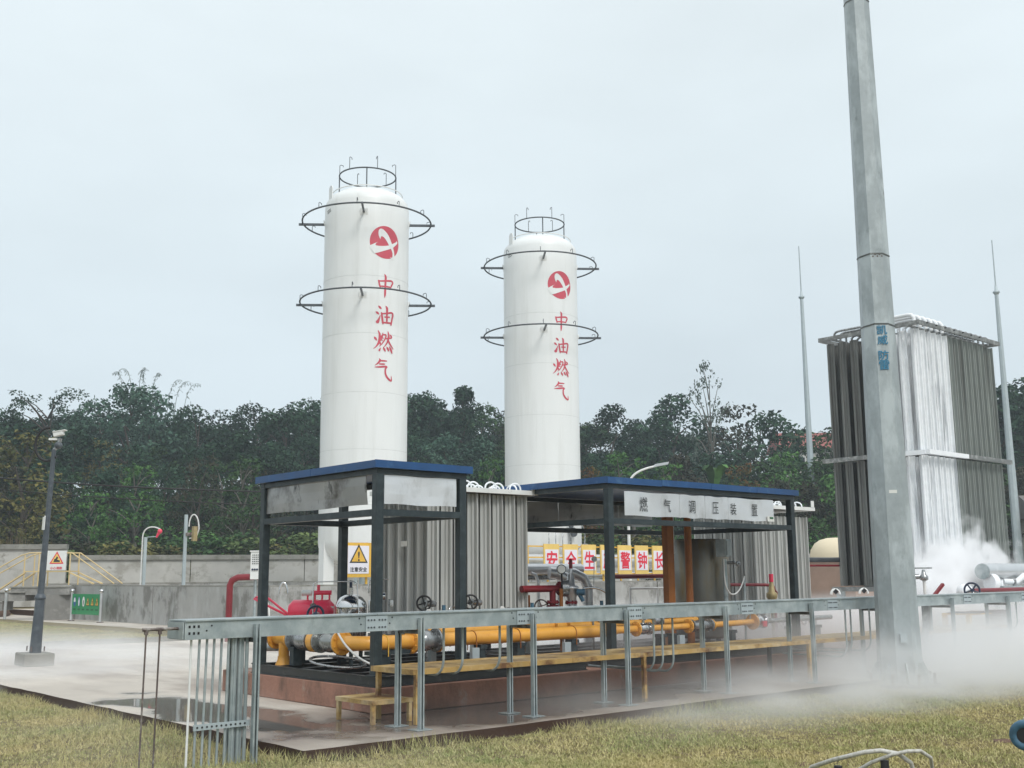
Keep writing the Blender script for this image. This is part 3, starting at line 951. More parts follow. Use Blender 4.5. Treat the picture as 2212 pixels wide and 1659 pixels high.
for ch, x, h in zip('燃气调压装置', (12.51, 13.05, 13.64, 14.22, 14.68, 15.25), (.22, .2, .2, .19, .19, .19)):
    vs, fs = glyph(ch, h, 0, h * .80)
    plate(vs, fs, (x, 11.334, 2.652), (1, 0, 0), (0, 0, 1)).build('sign_lettering', 'ink', S2)
MB().box(15.58, 15.77, 11.325, 11.331, 2.475, 2.56).build('maker_plate', 'label_paper', S2)
MB().box(15.64, 15.74, 11.320, 11.3235, 2.52, 2.55).build('maker_mark', 'sign_green_dark', S2)
for a, b in ((11.9, 13.38), (13.39, 14.9), (14.91, 15.82)):
    bent_panel((a, 14.14), (b, 14.14), 2.49, 2.86, .006, .012).build('rear_panel', 'stainless_shaded', S2)  # dim shelter interior painted into the panel colour
for x in (9.05, 16.35):
    pass

# ------------------------------------------------------------------ black skid frames
def skid(x0, x1, y0, y1, label):
    t = thing('skid_frame', label, 'frame', (x0, y0, .303))
    def chan(a, b, horiz):
        m = MB()
        if horiz:
            m.box(a[0], b[0], a[1], a[1] + .075, .303, .312).box(a[0], b[0], a[1], a[1] + .075, .418, .428).box(a[0], b[0], a[1] + .03, a[1] + .037, .312, .418)
        else:
            m.box(a[0], a[0] + .075, a[1], b[1], .303, .312).box(a[0], a[0] + .075, a[1], b[1], .418, .428).box(a[0] + .03, a[0] + .037, a[1], b[1], .312, .418)
        return m
    chan((x0, y0), (x1, y0), 1).build('side_beam', 'skid_black', t)
    chan((x0, y1), (x1, y1), 1).build('side_beam', 'skid_black', t)
    for i in range(4):
        yy = y0 + .08 + (y1 - y0 - .1) * (i + 1) / 5
        chan((x0 + .08, yy), (x1, yy), 1).build('inner_beam', 'skid_black', t)
    for x in [x0, x1 - .075]:
        chan((x, y0 + .078), (x, y1 - .003), 0).build('end_beam', 'skid_black', t)
    n_ = int((x1 - x0) / 1.4)
    for i in range(1, n_):
        xx_ = x0 + (x1 - x0) * i / n_
        MB().box(xx_, xx_ + .06, y0 + .08, y1, .315, .41).build('cross_beam', 'skid_black', t)
    return t
skid(7.66, 11.2, 11.28, 14.3, 'black channel-steel skid frame under the nearer shelter and vaporizer')
skid(11.6, 17.0, 11.28, 14.3, 'black channel-steel skid frame under the shelter with the lettered sign')

# ------------------------------------------------------------------ valves and flanges
def flange(mb_t, c, ax, r, th=.022, n=24, parent=None, mat='yellow_pipe', bolts=8):
    c, ax = Vector(c), Vector(ax).normalized()
    f = MB().cyl(c - ax * th / 2, c + ax * th / 2, r, n=n).build('flange', mat, parent)
    u, v, _ = basis(ax)
    m = MB()
    for i in range(bolts):
        a = 2 * math.pi * (i + .5) / bolts
        p = c + (u * math.cos(a) + v * math.sin(a)) * r * .82
        m.cyl(p - ax * (th / 2 + .016), p + ax * (th / 2 + .016), .012, n=6)
    m.build('bolts', mat if mat != 'yellow_pipe' else 'yellow_pipe', f)
    return f
def valve(c, ax, L_, r, label, cat='valve', mat='grey_valve', handle=None):
    c, ax = Vector(c), Vector(ax).normalized()
    t = thing('pipe_valve', label, cat, c, None)
    MB().lathe(c - ax * L_ / 2, [(r * .62, 0), (r * .62, L_ * .2), (r * .86, L_ * .35), (r * .9, L_ * .5), (r * .86, L_ * .65), (r * .62, L_ * .8), (r * .62, L_)], 20, ax).build('body', mat, t)
    for s_ in (-1, 1):
        flange(None, c + ax * s_ * (L_ / 2 - .014), ax, r, .024, 24, t, mat, 8)
    MB().cyl(c + Vector((0, 0, r * .6)), c + Vector((0, 0, r * 1.35)), r * .28, n=10).build('stem', mat, t)
    if handle == 'lever':
        MB().bar(c + Vector((0, 0, r * 1.35)), c + Vector((-.22, -.02, r * 1.6)), .03, .012).build('lever', 'blue_device', t)
    if handle == 'bonnet':
        MB().box(c.x - r * .4, c.x + r * .4, c.y - r * .4, c.y + r * .4, c.z + r * 1.3, c.z + r * 1.75).build('bonnet', mat, t)
    return t
def wheel(c, ax, r, mat, parent, spokes=5, tr=None):
    c = Vector(c)
    u, v, d = basis(ax)
    m = MB()
    tr = tr or r * .09
    m.tube([c + (u * math.cos(2 * math.pi * i / 28) + v * math.sin(2 * math.pi * i / 28)) * r for i in range(28)], tr, 6, True)
    for i in range(spokes):
        a = 2 * math.pi * i / spokes + .3
        m.cyl(c, c + (u * math.cos(a) + v * math.sin(a)) * r, tr * .8, n=6)
    m.cyl(c - d * tr * 2, c + d * tr * 2, r * .22, n=10)
    return m.build('handwheel', mat, parent)

# ------------------------------------------------------------------ yellow pipe runs
PR = .092
yp = thing('yellow_pipeline', 'thick bright yellow gas pipe with bolted flanges along the front of the skids', 'pipe', (7.95, 12.05, .43))
# left leg coming from the back, with a tee down to a bell mouth
MB().tube([(7.95, 14.35, .77), (7.95, 13.72, .77)], PR, 18).build('pipe_run', 'yellow_pipe', yp)
MB().tube([(7.95, 13.98, .77), (7.95, 13.98, .50)], .075, 16).build('branch', 'yellow_pipe', yp)
MB().lathe((7.95, 13.98, .31), [(.155, 0), (.14, .06), (.085, .18), (.085, .22)], 20).build('bell_mouth', 'yellow_pipe', yp)
flange(None, (7.95, 14.20, .77), (0, 1, 0), .15, .03, 24, yp)
flange(None, (7.95, 13.74, .77), (0, 1, 0), .15, .03, 24, yp)
MB().cyl((7.95, 13.17, .77), (7.95, 13.04, .77), .15, n=24).build('spacer_flange', 'yellow_pipe', yp)
flange(None, (7.95, 12.50, .77), (0, 1, 0), .16, .03, 24, yp)
ax_ = [(7.95, 12.49, .77), (7.95, 12.35, .77)] + [(7.95 + .25 - .25 * math.cos(a), 12.30 - .25 * math.sin(a), .77) for a in [math.pi / 2 * i / 8 for i in range(9)]] + [(8.72, 12.05, .77)]
MB().tube(ax_, PR, 18).build('elbow', 'yellow_pipe', yp)
flange(None, (8.73, 12.05, .77), (1, 0, 0), .16, .03, 24, yp)
flange(None, (9.155, 12.05, .77), (1, 0, 0), .16, .03, 24, yp)
MB().tube([(9.17, 12.05, .77), (12.5, 12.05, .77)], PR, 18).build('pipe_run', 'yellow_pipe', yp)
MB().lathe((12.5, 12.05, .77), [(PR, 0), (.058, .12)], 18, (1, 0, 0)).build('reducer', 'yellow_pipe', yp)
MB().tube([(12.62, 12.05, .77), (13.03, 12.05, .77)], .057, 14).build('pipe_run', 'yellow_pipe', yp)
flange(None, (13.04, 12.05, .77), (1, 0, 0), .115, .025, 20, yp)
flange(None, (13.36, 12.05, .77), (1, 0, 0), .09, .02, 20, yp)
MB().tube([(13.36, 12.05, .77), (14.28, 12.05, .77)], .05, 14).build('pipe_run', 'yellow_pipe', yp)
flange(None, (14.29, 12.05, .77), (1, 0, 0), .115, .025, 20, yp)
flange(None, (14.88, 12.05, .77), (1, 0, 0), .10, .02, 20, yp)
MB().tube([(14.89, 12.05, .77), (16.0, 12.05, .785)], .05, 14).build('pipe_run', 'yellow_pipe', yp)
flange(None, (16.01, 12.05, .785), (1, 0, 0), .135, .03, 20, yp)
MB().tube([(16.33, 12.05, .785), (18.4, 12.05, .80)], .042, 12).build('grey_section', 'wet_metal', yp)
for x in (8.30, 11.65, 10.55, 9.75):
    MB().tube([(x, 12.05 - (PR + .006), .60)] + [(x, 12.05 - (PR + .006) * math.cos(a), .77 + (PR + .006) * math.sin(a)) for a in [math.pi * i / 8 for i in range(9)]] + [(x, 12.05 + PR + .006, .60)], .007, 5).build('pipe_clamp', 'yellow_frame' if x < 9 else 'orange_rust', yp)
# second, thinner yellow pipe behind it
yq = thing('yellow_pipeline', 'second yellow pipe line with small flanges running close behind the thick one', 'pipe', (9.3, 12.5, .43))
MB().tube([(9.2, 12.62, .84), (10.6, 12.62, .84), (12.1, 12.55, .84), (14.2, 12.4, .84)], [.085, .085, .06, .045], 14).build('pipe_run', 'yellow_pipe', yq)
for x in (11.2, 11.75, 12.0):
    flange(None, (x, 12.62 - max(0, x - 10.6) * .045, .84), (1, 0, 0), .13, .025, 20, yq)
MB().tube([(14.2, 12.4, .84), (14.9, 12.38, .85)], .05, 10).build('pipe_run', 'yellow_pipe', yq)
MB().tube([(7.95, 14.6, .62), (9.4, 13.2, .62)], .05, 8).build('drain_line', 'galv', yq)
for x, m_ in ((9.3, 'pipe_clad'), (12.3, 'grey_valve')):
    MB().tube([(x - .3, 12.7, .98), (x + .4, 12.7, .98)], .10, 14).build('side_section', m_, yq)
# supports
for i, (x, y, w_) in enumerate(((7.92, 13.60, .14), (8.30, 12.05, .14), (9.9, 12.05, .1), (10.6, 12.05, .14), (11.65, 12.05, .12), (13.6, 12.05, .12), (13.9, 12.05, .12), (15.4, 12.05, .12), (17.1, 12.05, .14), (17.9, 12.05, .14))):
    s_ = MB().box(x - w_ / 2, x + w_ / 2, y - .05, y + .05, .43, .62).box(x - w_ * (.6 if i != 1 else 1.8), x + w_ * (.6 if i != 1 else 2.6), y - .075, y + .075, .622, .672)
    sb_ = s_.build('pipe_support', 'post_paint')
    tag(sb_, ('stubby dark steel support under the left end of the yellow pipe', 'wide dark steel saddle under the first yellow elbow', 'narrow dark support just right of the second valve', 'dark pipe support behind the third pair of tray legs',
              'dark support by the orange pipe clamp of the thick yellow pipe', 'left of the two close dark supports under the thin yellow pipe', 'right of the two close dark supports under the thin yellow pipe',
              'dark support under the thin yellow pipe by the stainless drum', 'left dark support under the grey frosty pipe section', 'right dark support under the grey frosty pipe section')[i], 'pipe support', 'dark steel pipe supports on the skids')
valve((7.95, 13.46, .77), (0, 1, 0), .50, .15, 'shiny grey flanged valve at the left end of the yellow pipe, first from the left', handle=None)
valve((7.95, 12.77, .77), (0, 1, 0), .50, .155, 'dark grey flanged flow meter in the yellow pipe just before its elbow', 'flow meter', 'wet_metal', 'bonnet')
valve((8.94, 12.05, .77), (1, 0, 0), .39, .155, 'grey ball valve with turquoise lever right of the near shelter post', mat='grey_valve', handle='lever')
valve((13.20, 12.05, .77), (1, 0, 0), .28, .10, 'chrome ball valve in the thin yellow pipe under the lettered sign', mat='polished', handle='bonnet')
valve((14.60, 12.05, .77), (1, 0, 0), .50, .105, 'double-flanged valve in the thin yellow pipe below the stainless drum', mat='grey_valve', handle='bonnet')
valve((16.18, 12.05, .785), (1, 0, 0), .26, .12, 'valve with a red tag where yellow pipe turns into grey pipe', mat='polished', handle='bonnet')
valve((13.9, 12.4, .86), (1, 0, 0), .22, .09, 'small dark valve behind the three thin conduits', mat='grey_valve', handle='bonnet')
tag(MB().box(16.12, 16.22, 11.90, 11.925, .70, .80).build('valve_tag', 'sign_red'), 'small red tag hanging on the last valve of the yellow pipe', 'tag')

# flexible hose looping over the skid
tag(MB().tube(bez((7.9, 12.62, 1.02), (7.75, 12.2, .75), (7.9, 12.0, .5), (8.2, 11.75, .47)) + bez((8.25, 11.72, .46), (8.5, 11.62, .45), (8.8, 11.55, .45), (9.3, 11.5, .45))[1:], .014, 8).build('flexible_hose', 'white_pipe'),
    'pale flexible hose curving down in front of the yellow pipe onto the black skid', 'hose')
tag(MB().tube([(8.05 + .34 * math.cos(a), 12.75 + .42 * math.sin(a), .46 + .10 * (1 + math.sin(a)) * .5) for a in [6.0 * i / 24 for i in range(25)]], .018, 8).build('flexible_hose', 'grey_valve'),
    'dark coiled hose lying on the black skid under the yellow pipe', 'hose')

# ------------------------------------------------------------------ ambient vaporizers
def fin_mesh(name, z0, z1, r, nf=8, th=.006, core=.035, diag=.98):
    """a vertical tube with nf straight fins, as one light prism"""
    pts = []
    for i in range(nf):
        a = 2 * math.pi * i / nf + math.pi / 8 * 0
        ca, sa = math.cos(a), math.sin(a)
        rr_ = r if i % 2 == 0 else r * diag
        for (rad, side) in ((core, -1), (rr_, -1), (rr_, 1), (core, 1)):
            pts.append((ca * rad - sa * side * th, sa * rad + ca * side * th))
    m = MB()
    n_ = len(pts)
    m.add([(x, y, z0) for x, y in pts] + [(x, y, z1) for x, y in pts], [(i, (i + 1) % n_, n_ + (i + 1) % n_, n_ + i) for i in range(n_)] + [tuple(range(n_, 2 * n_)), tuple(reversed(range(n_)))])
    me = bpy.data.meshes.new(name)
    me.from_pydata(m.v, [], m.f)
    return me
def frame_ring(t, x0, x1, y0, y1, z0, z1, mat, name='frame_angle', lip=.06):
    o_ = .015
    for (a, b, c_, d) in ((x0 - lip, x1 + lip, y0 - lip, y0 - o_), (x0 - lip, x1 + lip, y1 + o_, y1 + lip), (x0 - lip, x0 - o_, y0 - o_ + .002, y1 + o_ - .002), (x1 + o_, x1 + lip, y0 - o_ + .002, y1 + o_ - .002)):
        MB().box(a, b, c_, d, z0, z1).build(name, mat, t)
def small_vap(x0, y0, label, nx=8, ny=6, z0=.75, z1=2.84):
    px, py = .25, .245
    t = thing('ambient_vaporizer', label, 'vaporizer', (x0, y0, .31), 'small finned vaporizers behind the shelters')
    me = fin_mesh('fin_tube', z0, z1, .108, 8, .008, .040, .48)
    me.materials.append(MATS['fin_grey'])
    for i in range(nx):
        for j in range(ny):
            if 2 <= i < nx - 2 and 2 <= j < ny - 2: continue
            piece(me, 'fin_tube', (.125 + i * px, .125 + j * py, -.31), t)
    x1, y1 = x0 + nx * px, y0 + ny * py
    frame_ring(t, x0, x1, y0, y1, 2.85, 2.92, 'white_paint')
    MB().box(x0, x1, y0, y1, 2.86, 2.875).build('top_plate', 'white_paint', t)
    frame_ring(t, x0, x1, y0, y1, .70, .76, 'frame_dark')
    for i in range(nx):
        for j in (0, 2):
            jj = j + (i % 2) * .5
            a = (x0 + .125 + i * px, y0 + .125 + jj * py, 2.88)
            b = (x0 + .125 + i * px + (px * .9 if i < nx - 1 else 0), y0 + .125 + (jj + (0 if i < nx - 1 else 1)) * py, 2.88)
            k = Vector(a)
            pts_ = [k, k + Vector((0, 0, .07))] + [p + Vector((0, 0, .07)) for p in arc(a, b, (0, 0, .085), 8)[1:-1]] + [Vector(b) + Vector((0, 0, .07)), Vector(b)]
            MB().tube(pts_, .014, 7).build('return_bend', 'frost_pipe', t)
    for i in range(0, nx, 1):
        a = (x0 + .05 + i * px, y0 + .05, .72)
        b = (x0 + .22 + i * px, y0 + .05, .72)
        MB().tube(arc(a, b, (0, 0, -.11), 8), .016, 6).build('return_bend', 'polished', t)
    for x in (x0 + .05, x1 - .05):
        for y in (y0 + .05, y1 - .05):
            MB().box(x - .05, x + .05, y - .05, y + .05, .305, .70).build('leg', 'galv', t)
    MB().box(x1 - .08, x1 + .02, y0 - .07, y0 - .062, 2.92, 3.05).build('lifting_plate', 'white_paint', t)
    return t
V1 = small_vap(9.76, 13.0, 'small finned grey vaporizer right behind the nearer shelter')
MB().box(9.75, 9.757, 13.6, 13.75, 2.05, 2.13).build('name_plate', 'label_paper', V1)
V2 = small_vap(17.60, 13.0, 'small finned grey vaporizer with white hoops behind the lettered shelter, near the big mast', 7, 7, .75, 2.72)
MB().tube([(11.7, 12.94, 2.985), (12.0, 12.1, 2.93), (12.12, 11.75, 2.90)], .022, 8).build('outlet_line', 'white_pipe', V1)
sp = thing('vent_pipe', 'thin white vent pipe with a flanged head in front of the lettered shelter post', 'pipe', (12.12, 11.72, .43))
MB().tube([(12.12, 11.72, .44), (12.12, 11.72, 2.86)], .02, 8).build('riser', 'white_pipe', sp)
MB().lathe((12.12, 11.72, 2.84), [(.001, 0), (.05, 0), (.05, .02), (.03, .03), (.03, .08), (.05, .09), (.05, .11), (.001, .11)], 12).build('head', 'white_paint', sp)
MB().cyl((12.05, 11.66, 2.9), (12.19, 11.78, 2.9), .055, n=12).build('flange', 'white_paint', sp)

# the tall frosted vaporizer
bx0, by0, bx1, by1 = 27.9, 15.0, 32.5, 18.06
BV = thing('ambient_vaporizer', 'towering finned vaporizer, white with frost around its near corner and dark elsewhere', 'vaporizer', (bx0, by0, 0))
npx, npy = 15, 8
dx_, dy_ = (bx1 - bx0) / npx, (by1 - by0) / npy
ftm = {}
for mt in ('fin_shaded', 'fin_green_lit', 'frost'):
    for lv, (z0, z1) in enumerate(((1.25, 4.74), (4.86, 8.25))):
        rr_ = .122 if mt != 'frost' else .128
        me = fin_mesh('fin_tube', z0, z1, rr_, 8, .010 if mt != 'frost' else .015, .045 if mt != 'frost' else .06, .5)
        me.materials.append(MATS[mt])
        ftm[mt, lv] = me
half = fin_mesh('fin_tube', 1.25, 3.3, .15, 8, .024, .07)
half.materials.append(MATS['frost'])
for i in range(npx):
    for j in range(npy):
        if 2 <= i < npx - 2 and 2 <= j < npy - 2: continue
        for lv in (0, 1):
            fr = (i < 6 and j < 3)
            mt = 'frost' if fr else ('fin_green_lit' if i >= 6 and j < 2 else 'fin_shaded')  # same fins, lighter on the lit front face, darker elsewhere: light painted in
            piece(ftm[mt, lv], 'fin_tube', (dx_ * (i + .5), dy_ * (j + .5), 0), BV)
        if i == 0 and j in (3, 4):
            piece(half, 'frosted_tube_end', (dx_ * .5 - .012, dy_ * (j + .5), 0), BV)
frame_ring(BV, bx0, bx1, by0, by1, 8.32, 8.44, 'frame_light', lip=.07)
for k_ in range(4): MB().box(bx0 + .02, bx1 - .02, by0 + .3 + k_ * .8, by0 + .36 + k_ * .8, 8.33, 8.38).build('cross_angle', 'frame_light', BV)
frame_ring(BV, bx0, bx1, by0, by1, 1.10, 1.22, 'frame_light', lip=.08)
# middle angle: dark, but white with frost round the corner
MB().box(bx0 - .12, bx0 + 2.05, by0 - .14, by0 - .02, 4.74, 4.86).build('middle_angle', 'frost_pipe', BV)
MB().box(bx0 + 2.06, bx1 + .12, by0 - .12, by0 - .02, 4.74, 4.86).build('middle_angle', 'frame_light', BV)
MB().box(bx0 - .14, bx0 - .02, by0 - .018, by0 + 1.1, 4.74, 4.86).build('middle_angle', 'frost_pipe', BV)
MB().box(bx0 - .12, bx0 - .02, by0 + 1.102, by1 + .12, 4.74, 4.86).build('middle_angle', 'frame_light', BV)
for x in (bx0 + .1, bx1 - .1, (bx0 + bx1) / 2):
    for y in (by0 + .1, by1 - .1):
        MB().box(x - .09, x + .09, y - .09, y + .09, .02, 1.10).build('leg', 'galv', BV)
for i in range(npx):
    for j in range(0, npy, 4):
        x = bx0 + dx_ * (i + .5)
        y = by0 + dy_ * (j + .5)
        y2 = y + dy_ * 2.6
        fr = i < 6 and j < 3
        r_ = .055 if fr else .035
        h = .26 if fr else .18
        pts_ = [(x, y, 8.34), (x, y, 8.42 + h * .6), (x, y + .06, 8.42 + h * .9), (x, y + .16, 8.42 + h), (x, y2 - .16, 8.42 + h), (x, y2 - .06, 8.42 + h * .9), (x, y2, 8.42 + h * .6), (x, y2, 8.34)]
        MB().tube(pts_, r_, 8).build('return_bend', 'frost_pipe' if fr else 'grey_valve', BV)
for a in range(7):
    xx_ = bx0 + .25 + a * .5
    MB().cyl((xx_, by0 - .17, 8.38), (xx_, by0 - .12, 8.38), .02, n=6).build('bolt', 'black', BV)
rl = MB()
for z in np.arange(1.6, 7.8, .42):
    rl.bar((bx1 + .18, by0 + .5, z), (bx1 + .18, by0 + .9, z), .03, .03)
rl.build('ladder', 'frame_dark', BV)

# ------------------------------------------------------------------ cable tray on its posts
CT = thing('cable_tray', 'long galvanised cable tray on posts running across the whole foreground', 'cable tray', (4.56, 9.85, 0))
spl = [4.56, 6.68, 8.77, 10.63, 12.96, 15.09, 17.3, 19.35, 21.6, 24.2]
zt = lambda x: 1.215 + .004 * math.sin(x)
for a, b in zip(spl[:-1], spl[1:]):
    MB().bar((a + .004, 9.85 + .005, 1.125), (b - .004, 9.85 + .005, 1.125), .012, .165).build('side_rail', 'galv', CT)
    MB().bar((a + .004, 10.175, 1.125), (b - .004, 10.175, 1.125), .012, .165).build('side_rail', 'galv', CT)
    MB().box(a + .004, b - .004, 9.83, 10.20, 1.209, 1.222).build('lid', 'galv', CT)
    MB().box(a + .004, b - .004, 9.864, 10.166, 1.043, 1.050).build('tray_floor', 'galv', CT)
    if b < 22:
        pl = MB().box(b - .135, b + .135, 9.838, 9.846, 1.045, 1.20).build('splice_plate', 'galv_far', CT)
        bm_ = MB()
        for i in range(6):
            for z in (1.085, 1.16):
                x = b - .105 + i * .037 + (.025 if i > 2 else 0)
                bm_.cyl((x, 9.830, z), (x, 9.8375, z), .010, n=6)
        bm_.build('bolts', 'ring_steel', pl)
        hm = MB()
        for x, z in ((b - .21, 1.18), (b - .19, 1.12), (b + .2, 1.18), (b + .17, 1.12)):
            hm.cyl((x, 9.846, z), (x, 9.8475, z), .009, n=8)
        hm.build('bolt_holes', 'black', CT)
MB().box(4.545, 4.556, 9.85, 10.18, 1.05, 1.205).build('end_plate', 'galv', CT)
hm = MB()
for i in range(3):
    for z in (1.10, 1.16):
        hm.box(4.60 + i * .045, 4.62 + i * .045, 9.8458, 9.8475, z - .012, z + .012)
for x, z in ((4.78, 1.12), (4.83, 1.165)): hm.cyl((x, 9.846, z), (x, 9.8475, z), .009, n=8)
hm.build('bolt_holes', 'black', CT)
def ustrut(x, y, z0, z1, open_neg=True):
    """slotted C-channel post"""
    m = MB()
    w_, d = .055, .05
    m.box(x - w_ / 2, x + w_ / 2, y + d - .004, y + d, z0, z1)
    m.box(x - w_ / 2, x - w_ / 2 + .004, y, y + d - .004, z0, z1)
    m.box(x + w_ / 2 - .004, x + w_ / 2, y, y + d - .004, z0, z1)
    m.box(x - w_ / 2 + .004, x - w_ / 2 + .018, y, y + .004, z0, z1)
    m.box(x + w_ / 2 - .018, x + w_ / 2 - .004, y, y + .004, z0, z1)
    return m
for x in (5.28, 7.23, 8.85, 10.44, 12.42, 14.47, 16.5, 18.71, 20.82, 23.0):
    zb = -.12 if x < 5.6 else .004
    lg = ustrut(x, 9.775, zb, 1.165).build('leg', 'galv', CT)
    if x > 5.6:
        ustrut(x - .0, 10.20, zb, 1.13).build('leg', 'galv', CT)
        MB().box(x - .1, x + .1, 9.72, 9.90, .004, .012).build('foot_plate', 'galv', CT)
        MB().box(x - .1, x + .1, 10.15, 10.33, .004, .012).build('foot_plate', 'galv', CT)
    MB().bar((x, 9.82, 1.015), (x, 10.24, 1.015), .041, .041).build('cross_bar', 'frame_dark', CT)
# conduits dropping from the tray
def drop(x, y, z, back, r=.014):
    return MB().tube([(x, y, 1.06), (x, y, z + .18)] + [(x + .0, y + .16 - .16 * math.cos(a), z + .18 - .18 * math.sin(a)) for a in [math.pi / 2 * i / 6 for i in range(1, 7)]] + [(x - .02, y + back, z + .01)], r, 8).build('conduit', 'galv', CT)
for x, z, b in ((7.70, .52, 1.3), (7.97, .52, 1.3), (8.52, .52, 1.3), (11.18, .36, 1.2), (11.35, .34, 1.2), (11.56, .33, 1.2), (15.7, .30, 1.2), (15.85, .36, 1.2), (16.4, .36, 1.2), (21.2, .45, 1.0), (21.6, .5, 1.0)):
    drop(x, 10.02, z, b)
# bundle of conduits below the left end, with its clamp strip
for i in range(6):
    x = 4.74 + i * .075
    MB().tube([(x + random.uniform(-.004, .004), 9.91, 1.05), (x - .01, 9.91, -.14)], .0125, 8).build('conduit', 'galv', CT)
for i in range(8):
    x = 5.10 + (i % 5) * .036
    y = 9.93 + (i // 5) * .06 + .02 * (i % 2)
    MB().tube([(x, y, 1.05), (x, y, -.14)], .019, 8).build('conduit', 'galv', CT)
MB().box(4.70, 5.27, 9.872, 9.886, .22, .275).build('clamp_strip', 'galv_far', CT)
hm = MB()
for i in range(11): hm.cyl((4.735 + i * .048, 9.868, .247), (4.735 + i * .048, 9.8715, .247), .010, n=8)
hm.build('bolts', 'black', CT)
# bundle near the mast
for i in range(5):
    x = 18.06 + i * .05
    MB().tube([(x, 10.0, 1.06), (x, 10.0, .75)] + bez((x, 10.0, .75), (x, 10.0, .6), (x - .12, 10.0, .6), (x - .12, 10.0, .45), 5)[1:] + [(x - .12, 10.0, .02)], .02, 8).build('conduit', 'frame_dark', CT)
# two thin pipes on a tee, and the white rod
dp = thing('sampling_pipe', 'rusty brown header with two thin pipes dropping into the grass by the tray end', 'pipe', (4.24, 9.95, -.12))
MB().tube([(4.55, 9.95, 1.145), (4.22, 9.95, 1.145)], .014, 8).build('header', 'rusty_brown', dp)
for x in (4.24, 4.37):
    MB().tube([(x, 9.95, 1.13), (x - .01, 9.95, -.15)], .0088, 8).build('riser', 'rusty_brown', dp)
    MB().tube([(x - .035, 9.95, 1.145), (x + .03, 9.95, 1.145)], .017, 8).build('tee', 'rusty_brown', dp)
    MB().tube([(x, 9.95, 1.14), (x, 9.95, 1.10)], .019, 8).build('collar', 'rusty_brown', dp)
tag(MB().tube([(4.67, 9.93, 1.05), (4.665, 9.92, .5), (4.65, 9.9, -.14)], .0115, 8).build('grounding_rod', 'white_paint'), 'thin white rod standing in the grass left of the conduit bundle', 'rod')

# ------------------------------------------------------------------ yellow walkway and step
WK = thing('walkway', 'long yellow steel walkway bench between the tray and the plinth', 'walkway', (7.42, 10.15, 0))
wx = 7.42
while wx < 21.5:
    L_ = min(2.4, 21.6 - wx)
    MB().box(wx + .003, wx + L_ - .003, 10.20, 10.93, .575, .59).build('deck_plate', 'walk_yellow', WK)
    MB().box(wx + .003, wx + L_ - .003, 10.15, 10.19, .535, .592).build('edge_angle', 'walk_yellow', WK)
    MB().box(wx + .003, wx + L_ - .003, 10.94, 10.98, .535, .592).build('edge_angle', 'walk_yellow', WK)
    wx += L_
MB().box(7.38, 7.415, 10.15, 10.98, .535, .592).build('edge_angle', 'walk_yellow', WK)
for x in (7.45, 11.15, 14.9, 17.2, 20.0):
    for y in (10.18, 10.92):
        MB().box(x - .025, x + .025, y - .025, y + .025, .004, .534).build('leg', 'walk_yellow' if x < 8 or y < 10.5 else 'skid_black', WK)
ST = thing('step', 'low yellow steel step below the left end of the walkway', 'step', (6.95, 10.2, 0))
MB().box(7.09, 7.56, 10.49, 11.17, .248, .258).build('deck_plate', 'walk_yellow', ST)
for a in ((7.05, 7.60, 10.45, 10.485), (7.05, 7.60, 11.172, 11.20)): MB().box(*a, .215, .262).build('edge_angle', 'walk_yellow', ST)
for a in ((7.05, 7.085, 10.488, 11.169), (7.565, 7.60, 10.488, 11.169)): MB().box(*a, .215, .26).build('edge_angle', 'walk_yellow', ST)
for x in (7.08, 7.57):
    for y in (10.48, 11.17): MB().box(x - .022, x + .022, y - .022, y + .022, .004, .213).build('leg', 'walk_yellow', ST)

# ------------------------------------------------------------------ equipment inside the first shelter
rv = thing('pressure_vessel', 'bright red horizontal vessel with valve manifold and red handle inside the nearer shelter', 'vessel', (8.5, 13.9, .43))
MB().tube([(8.05, 14.05, 1.14), (8.10, 14.01, 1.14), (8.50, 13.70, 1.14), (8.55, 13.66, 1.14)], [.09, .155, .155, .09], 20).build('body', 'red_bright', rv)
MB().tube([(8.32, 13.85, 1.39), (8.52, 13.69, 1.39)], .032, 12).build('manifold', 'red_bright', rv)
MB().tube([(8.38, 13.81, 1.38), (8.38, 13.81, 1.50)], .022, 10).build('manifold', 'red_bright', rv)
MB().cyl((8.20, 13.96, 1.39), (8.31, 13.87, 1.39), .04, n=12).build('cap', 'white_paint', rv)
for k in range(4):
    q = Vector((8.26, 13.90, 1.27)).lerp(Vector((8.50, 13.71, 1.27)), k / 3)
    MB().tube([q, q + Vector((0, 0, .12))], .014, 8).build('riser', 'red_bright', rv)
MB().tube([(8.08, 13.98, 1.05), (8.0, 14.2, 1.18), (7.95, 14.45, 1.31), (7.84, 14.62, 1.33), (7.80, 14.6, 1.31), (7.95, 14.3, 1.17), (8.05, 14.1, 1.08)], .018, 8).build('handle', 'red_bright', rv)
for x, y in ((8.2, 13.93), (8.65, 13.58)): MB().box(x - .04, x + .04, y - .04, y + .04, .43, 1.0).build('support', 'post_paint', rv)
MB().box(8.40, 8.50, 13.595, 13.60, 1.1, 1.2).build('label_plate', 'label_paper', rv)
dv = thing('pressure_vessel', 'polished stainless domed vessel in front of the back shelter post', 'vessel', (8.52, 13.15, .43))
MB().lathe((8.50, 13.15, 0), [(.02, .6), (.19, .62), (.215, .75), (.215, 1.17), (.22, 1.18), (.22, 1.21), (.20, 1.27), (.15, 1.33), (.08, 1.365), (.01, 1.37)], 32).build('shell', 'polished', dv)
MB().tube([(8.50, 13.15, 1.36), (8.50, 13.15, 1.47)], .025, 10).build('nozzle', 'polished', dv)
MB().tube([(8.46, 13.1, 1.46), (8.46, 13.1, 1.56)], .02, 8).build('nozzle', 'navy', dv)
